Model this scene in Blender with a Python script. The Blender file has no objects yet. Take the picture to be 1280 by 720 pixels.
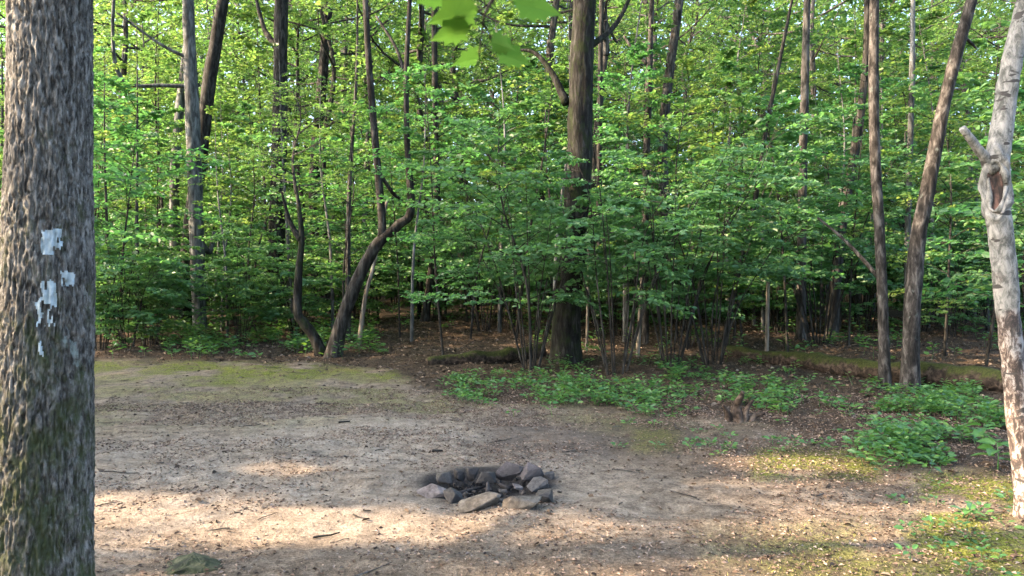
import bpy, math
import numpy as np
from mathutils import Vector, Matrix

# ------------------------------------------------------------------ camera, sky, sun, exposure
SC = bpy.context.scene
COL = SC.collection
FPX = 967.0                      # focal length in photo pixels (1280 wide)
CAMZ = 1.6
cam_d = bpy.data.cameras.new('camera')
cam_d.sensor_width = 36.0
cam_d.lens = 36.0 * FPX / 1280.0
cam_d.clip_start = 0.05
cam_d.clip_end = 2000.0
cam_d.dof.use_dof = True
cam_d.dof.focus_distance = 7.0
cam_d.dof.aperture_fstop = 5.6
cam = bpy.data.objects.new('camera', cam_d)
cam.location = (0, 0, CAMZ)
cam.rotation_euler = (math.radians(90), 0, 0)
COL.objects.link(cam)
SC.camera = cam

SUN_EL = math.radians(32.0)
SUN_BACK = math.radians(-8.0)    # the sun stands to the left, a touch towards the viewer's side
SUN = np.array([-math.cos(SUN_BACK) * math.cos(SUN_EL), math.sin(SUN_BACK) * math.cos(SUN_EL), math.sin(SUN_EL)])
world = bpy.data.worlds.new('World')
SC.world = world
world.use_nodes = True
wn = world.node_tree.nodes
bg = wn['Background']
sky = wn.new('ShaderNodeTexSky')
sky.sky_type = 'NISHITA'
sky.sun_disc = False
sky.sun_elevation = SUN_EL
sky.sun_rotation = math.radians(262.0)
sky.air_density = 0.8
sky.dust_density = 4.0
world.node_tree.links.new(sky.outputs[0], bg.inputs[0])
bg.inputs[1].default_value = 0.15
sun_d = bpy.data.lights.new('sun', 'SUN')
sun_d.energy = 3.1
sun_d.angle = math.radians(0.53)
sun_d.color = (1.0, 0.72, 0.47)
sun_o = bpy.data.objects.new('sun', sun_d)
sun_o.rotation_euler = Vector(SUN).to_track_quat('Z', 'Y').to_euler()
sun_o.location = (-20, 10, 20)
COL.objects.link(sun_o)
SC.view_settings.view_transform = 'Standard'
SC.view_settings.look = 'None'
SC.view_settings.exposure = 3.25
SC.view_settings.gamma = 1.0
SC.view_settings.use_curve_mapping = False
SC.render.engine = 'CYCLES'
cy = SC.cycles
cy.max_bounces = 8
cy.diffuse_bounces = 5
cy.glossy_bounces = 2
cy.transmission_bounces = 6
cy.transparent_max_bounces = 4
cy.caustics_reflective = False
cy.caustics_refractive = False
cy.use_denoising = True

RNG = np.random.default_rng(11)


# ------------------------------------------------------------------ numeric helpers
def _hash(ix, iy, iz, seed):
    h = (ix.astype(np.int64) * 374761393 + iy.astype(np.int64) * 668265263 + iz.astype(np.int64) * 2147483647 + seed * 1274126177) & 0xFFFFFFFF
    h = ((h ^ (h >> 13)) * 1274126177) & 0xFFFFFFFF
    h = ((h ^ (h >> 16)) * 2246822519) & 0xFFFFFFFF
    return ((h ^ (h >> 15)) & 0xFFFFFF) / float(0xFFFFFF)


def vnoise(x, y, z=0.0, seed=0):
    x, y, z = np.broadcast_arrays(np.asarray(x, float), np.asarray(y, float), np.asarray(z, float))
    fx, fy, fz = np.floor(x), np.floor(y), np.floor(z)
    tx, ty, tz = x - fx, y - fy, z - fz
    tx, ty, tz = [t * t * (3 - 2 * t) for t in (tx, ty, tz)]
    r = 0.0
    for dx in (0, 1):
        wx = tx if dx else 1 - tx
        for dy in (0, 1):
            wy = ty if dy else 1 - ty
            for dz in (0, 1):
                wz = tz if dz else 1 - tz
                r = r + wx * wy * wz * _hash(fx + dx, fy + dy, fz + dz, seed)
    return r


def fbm(x, y, z=0.0, seed=0, octs=4):
    x = np.asarray(x, float)
    y = np.asarray(y, float)
    z = np.asarray(z, float)
    a, s, t = 0.5, 0.0, 0.0
    for o in range(octs):
        s = s + a * vnoise(x, y, z, seed + o * 17)
        t += a
        a *= 0.5
        x, y, z = x * 2.03, y * 2.03, z * 2.03
    return s / t


def sstep(a, b, x):
    t = np.clip((np.asarray(x, float) - a) / (b - a), 0, 1)
    return t * t * (3 - 2 * t)


# ------------------------------------------------------------------ terrain
EDGE = [(-40, 14.5), (-9, 14.5), (-6, 14.4), (-3.6, 14.0), (-2.4, 13.3), (-1.0, 11.2), (0.6, 10.4), (2.0, 9.7), (2.6, 8.9), (3.3, 7.6), (3.9, 6.6), (4.4, 5.7), (5.2, 4.4), (7, 2.0), (40, 0)]
EX = np.array([e[0] for e in EDGE], float)
EY = np.array([e[1] for e in EDGE], float)


def forest(x, y):
    """0 in the clearing, 1 on the forest floor"""
    e = np.interp(x, EX, EY)
    n = fbm(np.asarray(x) * 0.9, np.asarray(y) * 0.9, 3.1, seed=5) - 0.5
    return sstep(-0.35, 0.75, (y - e) + n * 2.6)


def gz(x, y):
    x = np.asarray(x, float)
    y = np.asarray(y, float)
    d = np.maximum(y - 8.0, 0)
    base = 0.035 * (np.sqrt(d * d + 4) - 2)
    base = np.minimum(base, 0.75 + 0.012 * np.maximum(y - 28, 0)) + 0.10 * (np.sqrt(np.maximum(y - 46, 0) ** 2 + 16) - 4)
    f = forest(x, y)
    un = (fbm(x * 0.25, y * 0.25, 0.0, seed=9, octs=2) - 0.5) * 0.16 * (0.35 + 0.65 * sstep(9, 16, y))
    hum = (fbm(x * 1.3, y * 1.3, 1.0, seed=21, octs=3) - 0.5) * (0.05 + 0.12 * f)
    return base + un + hum



def relief(x, y):
    return (fbm(x * 5, y * 5, 0.0, seed=33, octs=3) - 0.5) * 0.035 + (fbm(x * 1.8, y * 3.4, 0.0, seed=34, octs=2) - 0.5) * 0.05


def gp(px, py, it=40):
    """photo pixel -> point on the ground"""
    px, py = float(px), float(py)
    d = 1.6 * FPX / max(py - 360.0, 8)
    for _ in range(it):
        x = (px - 640) / FPX * d
        z = float(gz(x, d))
        d = 0.5 * d + 0.5 * (CAMZ - z) * FPX / max(py - 360.0, 8)
    x = (px - 640) / FPX * d
    return np.array([x, d, float(gz(x, d))])


def at(px, py, d):
    return np.array([(px - 640) / FPX * d, d, CAMZ - (py - 360) / FPX * d])


# ------------------------------------------------------------------ mesh helpers
def mk_mesh(name, V, faces, mat=None, smooth=False, attrs=None):
    """faces: list of int arrays of shape (n,k)"""
    me = bpy.data.meshes.new(name)
    V = np.asarray(V, np.float32)
    faces = [np.asarray(f, np.int32) for f in faces if len(f)]
    loops = np.concatenate([f.ravel() for f in faces])
    sizes = np.concatenate([np.full(len(f), f.shape[1], np.int32) for f in faces])
    starts = np.concatenate([[0], np.cumsum(sizes)[:-1]]).astype(np.int32)
    me.vertices.add(len(V))
    me.vertices.foreach_set('co', V.ravel())
    me.loops.add(len(loops))
    me.loops.foreach_set('vertex_index', loops)
    me.polygons.add(len(sizes))
    me.polygons.foreach_set('loop_start', starts)
    me.polygons.foreach_set('loop_total', sizes)
    me.polygons.foreach_set('use_smooth', np.full(len(sizes), smooth, bool))
    me.update(calc_edges=True)
    if attrs:
        for k, v in attrs.items():
            a = me.attributes.new(k, 'FLOAT', 'POINT')
            a.data.foreach_set('value', np.asarray(v, np.float32))
    if mat is not None:
        me.materials.append(mat)
    return me


def link(name, me, parent=None, loc=(0, 0, 0), rot=(0, 0, 0), scale=(1, 1, 1)):
    o = bpy.data.objects.new(name, me)
    COL.objects.link(o)
    o.location = loc
    o.rotation_euler = rot
    o.scale = scale
    if parent is not None:
        o.parent = parent
    return o


def tag(o, label, cat=None, group=None, kind=None):
    o['label'] = label
    if cat:
        o['category'] = cat
    if group:
        o['group'] = group
    if kind:
        o['kind'] = kind
    return o


class Geo:
    """collects vertices and faces"""
    def __init__(self):
        self.V, self.F, self.n = [], {}, 0

    def add(self, V, faces):
        V = np.asarray(V, float).reshape(-1, 3)
        for f in faces:
            f = np.asarray(f, np.int64)
            if len(f):
                self.F.setdefault(f.shape[1], []).append(f + self.n)
        self.V.append(V)
        self.n += len(V)

    def mesh(self, name, mat, smooth=False):
        return mk_mesh(name, np.concatenate(self.V), [np.concatenate(v) for v in self.F.values()], mat, smooth)


def catmull(P, per=6):
    P = np.asarray(P, float)
    if len(P) < 3:
        return np.linspace(P[0], P[-1], per + 1)
    Q = np.vstack([2 * P[0] - P[1], P, 2 * P[-1] - P[-2]])
    out = []
    for i in range(1, len(Q) - 2):
        p0, p1, p2, p3 = Q[i - 1], Q[i], Q[i + 1], Q[i + 2]
        for t in np.arange(per) / per:
            out.append(0.5 * ((2 * p1) + (-p0 + p2) * t + (2 * p0 - 5 * p1 + 4 * p2 - p3) * t * t + (-p0 + 3 * p1 - 3 * p2 + p3) * t ** 3))
    out.append(P[-1])
    return np.array(out)


def tube(P, R, k=6, disp=None):
    """returns verts, [quads, caps] for a tube along P with radii R"""
    P = np.asarray(P, float)
    R = np.broadcast_to(np.asarray(R, float), (len(P),))
    T = np.gradient(P, axis=0)
    T /= np.linalg.norm(T, axis=1)[:, None] + 1e-9
    up = np.array([0, 0, 1.0]) if abs(T[0][2]) < 0.8 else np.array([1.0, 0, 0])
    A = np.cross(T, up)
    A /= np.linalg.norm(A, axis=1)[:, None] + 1e-9
    B = np.cross(T, A)
    th = np.arange(k) / k * 2 * math.pi
    r = R[:, None] * np.ones(k)[None, :]
    ring = lambda rr: P[:, None, :] + rr[:, :, None] * (np.cos(th)[None, :, None] * A[:, None, :] + np.sin(th)[None, :, None] * B[:, None, :])
    V = ring(r)
    if disp is not None:
        V = ring(r + disp(V, r))
    n = len(P)
    i = np.arange(n - 1)[:, None] * k
    j = np.arange(k)[None, :]
    jn = (j + 1) % k
    q = np.stack([i + j, i + jn, i + k + jn, i + k + j], -1).reshape(-1, 4)
    V = V.reshape(-1, 3)
    c0, c1 = len(V), len(V) + 1
    V = np.vstack([V, P[0], P[-1]])
    jj = np.arange(k)
    j2 = (jj + 1) % k
    cap = np.vstack([np.stack([j2, jj, np.full(k, c0)], -1), np.stack([(n - 1) * k + jj, (n - 1) * k + j2, np.full(k, c1)], -1)])
    return V, [q, cap]


LEAF4 = (np.array([[0, 0, 0], [0.45, -0.30, 0.07], [1, 0, -0.06], [0.45, 0.30, 0.07]], float), [np.array([[0, 1, 2], [0, 2, 3]])])
LEAF6 = (np.array([[0, 0, 0], [0.28, -0.27, 0.06], [0.68, -0.25, 0.05], [1, 0, -0.08], [0.68, 0.25, 0.05], [0.28, 0.27, 0.06]], float), [np.array([[0, 1, 2, 3], [0, 3, 4, 5]])])


def leaves(P, D, N, S, tmpl=LEAF4):
    """vectorised leaves: base point, direction, normal, length"""
    D = D / (np.linalg.norm(D, axis=1)[:, None] + 1e-9)
    Bv = np.cross(N, D)
    Bv /= np.linalg.norm(Bv, axis=1)[:, None] + 1e-9
    Nn = np.cross(D, Bv)
    t, fs = tmpl
    V = P[:, None, :] + S[:, None, None] * (t[None, :, 0, None] * D[:, None, :] + t[None, :, 1, None] * Bv[:, None, :] + t[None, :, 2, None] * Nn[:, None, :])
    k = len(t)
    off = (np.arange(len(P)) * k)[:, None, None]
    return V.reshape(-1, 3), [(f[None] + off).reshape(-1, f.shape[1]) for f in fs]


def unit(v):
    v = np.asarray(v, float)
    return v / (np.linalg.norm(v) + 1e-9)


# ------------------------------------------------------------------ materials
def new_mat(name):
    m = bpy.data.materials.new(name)
    m.use_nodes = True
    nt = m.node_tree
    b = nt.nodes['Principled BSDF']
    return m, nt, b


def N(nt, typ, **kw):
    n = nt.nodes.new(typ)
    for k, v in kw.items():
        if hasattr(n, k):
            setattr(n, k, v)
        else:
            n.inputs[k].default_value = v
    return n


def L(nt, a, b):
    nt.links.new(a, b)


def ramp(nt, fac, stops):
    r = nt.nodes.new('ShaderNodeValToRGB')
    el = r.color_ramp.elements
    while len(el) < len(stops):
        el.new(0.5)
    for e, (p, c) in zip(el, stops):
        e.position = p
        e.color = (*c, 1)
    L(nt, fac, r.inputs[0])
    return r.outputs[0]


def mix(nt, fac, a, b, blend='MIX'):
    m = nt.nodes.new('ShaderNodeMix')
    m.data_type = 'RGBA'
    m.blend_type = blend
    for v, s in ((fac, m.inputs[0]), (a, m.inputs[6]), (b, m.inputs[7])):
        if hasattr(v, 'is_linked'):
            L(nt, v, s)
        elif isinstance(v, (int, float)):
            s.default_value = v
        else:
            s.default_value = (*v, 1)
    return m.outputs[2]


def math_n(nt, op, a, b=None, c=None, clamp=False):
    m = nt.nodes.new('ShaderNodeMath')
    m.operation = op
    m.use_clamp = clamp
    for v, s in zip((a, b, c), m.inputs):
        if v is None:
            continue
        if hasattr(v, 'is_linked'):
            L(nt, v, s)
        else:
            s.default_value = v
    return m.outputs[0]


def noise(nt, vec, scale, detail=4, rough=0.55, dist=0.0):
    n = nt.nodes.new('ShaderNodeTexNoise')
    n.inputs['Scale'].default_value = scale
    n.inputs['Detail'].default_value = detail
    n.inputs['Roughness'].default_value = rough
    n.inputs['Distortion'].default_value = dist
    L(nt, vec, n.inputs['Vector'])
    return n.outputs[0]


def coords(nt, kind='Object', scale=(1, 1, 1)):
    tc = nt.nodes.new('ShaderNodeTexCoord')
    mp = nt.nodes.new('ShaderNodeMapping')
    mp.inputs['Scale'].default_value = scale
    L(nt, tc.outputs[kind], mp.inputs[0])
    return mp.outputs[0]


def leaf_mat(name, stops, trans, tfac=0.45, rough=0.45, spec=0.35, obj_var=0.5):
    m, nt, b = new_mat(name)
    g = nt.nodes.new('ShaderNodeNewGeometry')
    oi = nt.nodes.new('ShaderNodeObjectInfo')
    f = math_n(nt, 'ADD', math_n(nt, 'MULTIPLY', g.outputs['Random Per Island'], 1 - obj_var), math_n(nt, 'MULTIPLY', oi.outputs['Random'], obj_var))
    c = ramp(nt, f, stops)
    L(nt, c, b.inputs['Base Color'])
    b.inputs['Roughness'].default_value = rough
    b.inputs['Specular IOR Level'].default_value = spec
    t = nt.nodes.new('ShaderNodeBsdfTranslucent')
    tc = ramp(nt, f, trans)
    L(nt, tc, t.inputs[0])
    ms = nt.nodes.new('ShaderNodeMixShader')
    ms.inputs[0].default_value = tfac
    L(nt, b.outputs[0], ms.inputs[1])
    L(nt, t.outputs[0], ms.inputs[2])
    L(nt, ms.outputs[0], nt.nodes['Material Output'].inputs[0])
    return m


def bark_mat(name, dark, mid, light, stretch=0.22, scale=14, lichen=None, lich_amt=0.62, bump=0.85, moss=None, top_moss=None, foot_moss=None):
    m, nt, b = new_mat(name)
    v = coords(nt, 'Object', (1, 1, stretch))
    n1 = noise(nt, v, scale, 5, 0.65, 0.4)
    c = ramp(nt, n1, [(0.38, dark), (0.51, mid), (0.64, light)])
    v2 = coords(nt, 'Object', (1, 1, 0.6))
    oi = nt.nodes.new('ShaderNodeObjectInfo')
    n2 = noise(nt, v2, 2.3, 3, 0.6)
    c = mix(nt, 0.5, c, ramp(nt, n2, [(0.36, (0.5, 0.48, 0.46)), (0.64, (1.35, 1.35, 1.35))]), 'MULTIPLY')
    if lichen:
        n3 = noise(nt, v2, 7.0, 5, 0.7)
        c = mix(nt, math_n(nt, 'MULTIPLY', ramp(nt, n3, [(lich_amt, (0, 0, 0)), (lich_amt + 0.06, (1, 1, 1))]), 0.75), c, lichen)
    if moss:
        n4 = noise(nt, v2, 6.0, 6, 0.75)
        c = mix(nt, math_n(nt, 'MULTIPLY', ramp(nt, n4, [(0.5, (0, 0, 0)), (0.6, (1, 1, 1))]), 0.8), c, moss)
    if top_moss:                  # moss grows on the upper side of lying wood
        gn = nt.nodes.new('ShaderNodeNewGeometry')
        sz = nt.nodes.new('ShaderNodeSeparateXYZ')
        L(nt, gn.outputs['Normal'], sz.inputs[0])
        n5 = noise(nt, v2, 5.0, 6, 0.7)
        f5 = math_n(nt, 'ADD', math_n(nt, 'MULTIPLY', sz.outputs[2], 0.35), n5)
        n6 = noise(nt, v2, 40, 3, 0.6)
        c = mix(nt, ramp(nt, f5, [(0.60, (0, 0, 0)), (0.74, (1, 1, 1))]), c, ramp(nt, n6, [(0.35, tuple(0.5 * q for q in top_moss)), (0.65, tuple(1.4 * q for q in top_moss))]))
    if foot_moss:                 # thin green growth that thickens towards the root
        tc = nt.nodes.new('ShaderNodeTexCoord')
        sz = nt.nodes.new('ShaderNodeSeparateXYZ')
        L(nt, tc.outputs['Object'], sz.inputs[0])
        n5 = noise(nt, v2, 9.0, 6, 0.75)
        f5 = math_n(nt, 'SUBTRACT', n5, math_n(nt, 'MULTIPLY', sz.outputs[2], 0.11))
        c = mix(nt, math_n(nt, 'MULTIPLY', ramp(nt, f5, [(0.34, (0, 0, 0)), (0.48, (1, 1, 1))]), 0.8), c, foot_moss)
    L(nt, c, b.inputs['Base Color'])
    b.inputs['Roughness'].default_value = 0.9
    b.inputs['Specular IOR Level'].default_value = 0.15
    bp = nt.nodes.new('ShaderNodeBump')
    bp.inputs['Strength'].default_value = bump
    bp.inputs['Distance'].default_value = 0.03
    L(nt, n1, bp.inputs['Height'])
    L(nt, bp.outputs[0], b.inputs['Normal'])
    return m


M_CANOPY = leaf_mat('canopy_leaf', [(0.0, (0.0342, 0.0744, 0.0198)), (0.5, (0.045, 0.1004, 0.022)), (1.0, (0.0765, 0.1163, 0.0242))],
                    [(0.0, (0.108, 0.2697, 0.055)), (0.5, (0.1575, 0.3208, 0.0638)), (1.0, (0.279, 0.3813, 0.0715))], 0.46)
M_UNDER = leaf_mat('understory_leaf', [(0.0, (0.040, 0.10, 0.045)), (0.5, (0.06, 0.14, 0.055)), (1.0, (0.095, 0.165, 0.04))],
                   [(0.0, (0.09, 0.31, 0.08)), (0.6, (0.14, 0.37, 0.08)), (1.0, (0.26, 0.44, 0.07))], 0.42, rough=0.46, spec=0.45)
M_SHRUB = leaf_mat('shrub_leaf', [(0.0, (0.045, 0.115, 0.052)), (0.5, (0.064, 0.155, 0.066)), (1.0, (0.10, 0.18, 0.05))],
                   [(0.0, (0.09, 0.28, 0.08)), (1.0, (0.19, 0.38, 0.07))], 0.38, rough=0.45, spec=0.45)
M_GROUNDLEAF = leaf_mat('seedling_leaf', [(0.0, (0.035, 0.10, 0.034)), (0.5, (0.052, 0.15, 0.045)), (1.0, (0.10, 0.18, 0.04))],
                        [(0.0, (0.06, 0.2, 0.03)), (1.0, (0.16, 0.33, 0.04))], 0.35, rough=0.4, spec=0.45, obj_var=0.0)
M_BIGLEAF = leaf_mat('broad_leaf', [(0.0, (0.05, 0.12, 0.015)), (1.0, (0.07, 0.14, 0.015))],
                     [(0.0, (0.10, 0.26, 0.035)), (1.0, (0.15, 0.31, 0.035))], 0.5, rough=0.45, obj_var=1.0)
M_BARK = bark_mat('grey_brown_bark', (0.0144, 0.01362, 0.01272), (0.0432, 0.04211, 0.03884), (0.09216, 0.09099, 0.08571), lichen=(0.1498, 0.1858, 0.1741), lich_amt=0.66)
M_BARK_DARK = bark_mat('dark_bark', (0.008064, 0.00743, 0.006696), (0.02304, 0.02229, 0.02009), (0.05472, 0.05449, 0.05022), lichen=(0.09216, 0.1176, 0.09374), lich_amt=0.68)
M_BARK_GREY = bark_mat('pale_grey_bark', (0.03168, 0.03344, 0.03281), (0.08064, 0.08483, 0.0837), (0.1498, 0.1579, 0.1574), scale=11, lichen=(0.1728, 0.2043, 0.1942), lich_amt=0.64)
M_BARK_BROWN = bark_mat('flaky_brown_bark', (0.00864, 0.008108, 0.007312), (0.03024, 0.02765, 0.02507), (0.09075, 0.08493, 0.07831), scale=13, stretch=0.35, lichen=(0.09502, 0.1096, 0.09922), lich_amt=0.62)
M_BARK_MOSS = bark_mat('mossy_bark', (0.004562, 0.004211, 0.003643), (0.01369, 0.01347, 0.01184), (0.03802, 0.0379, 0.03415), moss=(0.01331, 0.02021, 0.005464))
M_DEADWOOD = bark_mat('bleached_dead_wood', (0.072, 0.0612, 0.0468), (0.1584, 0.1404, 0.1152), (0.2592, 0.2376, 0.2016), scale=20, stretch=0.1)
M_OAK = bark_mat('furrowed_bark', (0.022, 0.021, 0.019), (0.088, 0.086, 0.078), (0.20, 0.195, 0.18), stretch=0.26, scale=70, foot_moss=(0.035, 0.045, 0.016), lichen=(0.24, 0.29, 0.27), lich_amt=0.63, bump=0.5)


def make_birch_mat():
    m, nt, b = new_mat('peeling_pale_bark')
    v = coords(nt, 'Object', (1, 1, 0.5))
    n1 = noise(nt, v, 22, 6, 0.75, 0.5)
    pale = ramp(nt, n1, [(0.38, (0.0504, 0.05256, 0.04608)), (0.49, (0.144, 0.1426, 0.131)), (0.62, (0.2592, 0.252, 0.234))])
    red = ramp(nt, n1, [(0.43, (0.02016, 0.01512, 0.01296)), (0.5, (0.0828, 0.05904, 0.04752)), (0.57, (0.2448, 0.2232, 0.2016))])
    tc = nt.nodes.new('ShaderNodeTexCoord')
    sx = nt.nodes.new('ShaderNodeSeparateXYZ')
    L(nt, tc.outputs['Object'], sx.inputs[0])
    n2 = noise(nt, tc.outputs['Object'], 5, 4, 0.6)
    # flaking reddish bark on the lower stem, a mask with a shape of its own
    h = math_n(nt, 'ADD', sx.outputs[2], math_n(nt, 'MULTIPLY', math_n(nt, 'SUBTRACT', n2, 0.5), 1.4))
    f = ramp(nt, math_n(nt, 'DIVIDE', h, 4.0), [(0.33, (1, 1, 1)), (0.40, (0, 0, 0))])
    c = mix(nt, f, pale, red)
    vo = nt.nodes.new('ShaderNodeTexNoise')
    L(nt, coords(nt, 'Object', (1, 1, 2.6)), vo.inputs['Vector'])
    vo.inputs['Scale'].default_value = 8
    vo.inputs['Detail'].default_value = 2
    spots = ramp(nt, vo.outputs[0], [(0.62, (0, 0, 0)), (0.65, (1, 1, 1))])
    c = mix(nt, spots, c, (0.03, 0.027, 0.024))
    L(nt, c, b.inputs['Base Color'])
    b.inputs['Roughness'].default_value = 0.8
    bp = nt.nodes.new('ShaderNodeBump')
    bp.inputs['Strength'].default_value = 0.5
    bp.inputs['Distance'].default_value = 0.012
    L(nt, n1, bp.inputs['Height'])
    L(nt, bp.outputs[0], b.inputs['Normal'])
    return m


def flake_mat(name, stops, rough=0.8, trans=None):
    m, nt, b = new_mat(name)
    g = nt.nodes.new('ShaderNodeNewGeometry')
    c = ramp(nt, g.outputs['Random Per Island'], stops)
    L(nt, c, b.inputs['Base Color'])
    b.inputs['Roughness'].default_value = rough
    b.inputs['Specular IOR Level'].default_value = 0.2
    return m


def stone_mat(name, a, bcol, c3, soot=0.0):
    m, nt, b = new_mat(name)
    v = coords(nt, 'Object', (1, 1, 1))
    n1 = noise(nt, v, 9, 6, 0.65)
    c = ramp(nt, n1, [(0.38, a), (0.5, bcol), (0.62, c3)])
    n2 = noise(nt, v, 60, 3, 0.7)
    c = mix(nt, 0.45, c, ramp(nt, n2, [(0.35, (0.5, 0.5, 0.5)), (0.65, (1.35, 1.35, 1.35))]), 'MULTIPLY')
    if soot:
        n3 = noise(nt, v, 5, 4, 0.6)
        c = mix(nt, math_n(nt, 'MULTIPLY', ramp(nt, n3, [(0.42, (0, 0, 0)), (0.58, (1, 1, 1))]), soot), c, (0.018, 0.017, 0.018))
    L(nt, c, b.inputs['Base Color'])
    b.inputs['Roughness'].default_value = 0.85
    b.inputs['Specular IOR Level'].default_value = 0.25
    bp = nt.nodes.new('ShaderNodeBump')
    bp.inputs['Strength'].default_value = 0.6
    bp.inputs['Distance'].default_value = 0.01
    L(nt, n2, bp.inputs['Height'])
    L(nt, bp.outputs[0], b.inputs['Normal'])
    return m


def make_ground_mat():
    m, nt, b = new_mat('woodland_ground')
    v = coords(nt, 'Object')

    def att(k):
        a = nt.nodes.new('ShaderNodeAttribute')
        a.attribute_name = k
        return a.outputs['Fac']
    nA = noise(nt, v, 1.1, 5, 0.6)
    nB = noise(nt, v, 7, 5, 0.65)
    nC = noise(nt, v, 45, 4, 0.7)
    nD = noise(nt, v, 130, 2, 0.6)
    dirt = ramp(nt, nB, [(0.36, (0.07582, 0.05922, 0.04281)), (0.5, (0.139, 0.1119, 0.08256)), (0.64, (0.2106, 0.1744, 0.1315))])
    pale = ramp(nt, nB, [(0.36, (0.1685, 0.1444, 0.1147)), (0.64, (0.2906, 0.2555, 0.2064))])
    c = mix(nt, math_n(nt, 'MULTIPLY', att('pale'), ramp(nt, nA, [(0.3, (0.2948, 0.2839, 0.2675)), (0.6, (1, 1, 1))])), dirt, pale)
    dark_ground = ramp(nt, nB, [(0.3, (0.0546, 0.04524, 0.039)), (0.7, (0.1092, 0.0936, 0.078))])  # darker brown tone, mixed in by its own mask
    c = mix(nt, att('dark_ground'), c, dark_ground)
    mossc = ramp(nt, nC, [(0.36, (0.0429, 0.05304, 0.0117)), (0.5, (0.0975, 0.117, 0.0195)), (0.65, (0.156, 0.1638, 0.039))])
    mm = math_n(nt, 'MULTIPLY', att('moss'), ramp(nt, nB, [(0.38, (0.234, 0.234, 0.234)), (0.52, (1, 1, 1))]))
    c = mix(nt, mm, c, mossc)
    lit = ramp(nt, nC, [(0.32, (0.01716, 0.01326, 0.00936)), (0.5, (0.04524, 0.03354, 0.0234)), (0.68, (0.0936, 0.07176, 0.05148))])
    c = mix(nt, att('litter'), c, lit)
    c = mix(nt, 0.75, c, ramp(nt, nC, [(0.36, (0.5, 0.48, 0.47)), (0.5, (1, 1, 1)), (0.64, (1.4, 1.38, 1.36))]), 'MULTIPLY')
    c = mix(nt, 0.55, c, ramp(nt, nD, [(0.35, (0.5, 0.48, 0.46)), (0.65, (1.4, 1.38, 1.36))]), 'MULTIPLY')
    c = mix(nt, att('ash'), c, ramp(nt, nC, [(0.3, (0.012, 0.011, 0.011)), (0.7, (0.045, 0.042, 0.04))]))
    L(nt, c, b.inputs['Base Color'])
    b.inputs['Roughness'].default_value = 0.95
    b.inputs['Specular IOR Level'].default_value = 0.1
    hsum = math_n(nt, 'ADD', math_n(nt, 'MULTIPLY', nC, 0.7), math_n(nt, 'MULTIPLY', nD, 0.3))
    bp = nt.nodes.new('ShaderNodeBump')
    bp.inputs['Strength'].default_value = 0.9
    bp.inputs['Distance'].default_value = 0.03
    L(nt, hsum, bp.inputs['Height'])
    L(nt, bp.outputs[0], b.inputs['Normal'])
    return m


# ------------------------------------------------------------------ ground
PIT = gp(607, 605)               # centre of the fire ring


def in_px(px0, px1, py0, py1, x, y, soft=14.0):
    """soft box in photo pixels, evaluated for ground points in front of the camera"""
    yy = np.maximum(y, 1.0)
    u = 640 + x / yy * FPX
    v = 360 + (CAMZ - gz(x, y)) / yy * FPX
    return sstep(px0 - soft, px0 + soft, u) * (1 - sstep(px1 - soft, px1 + soft, u)) * sstep(py0 - soft * 0.5, py0 + soft * 0.5, v) * (1 - sstep(py1 - soft * 0.5, py1 + soft * 0.5, v)) * (y > 1)


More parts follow.
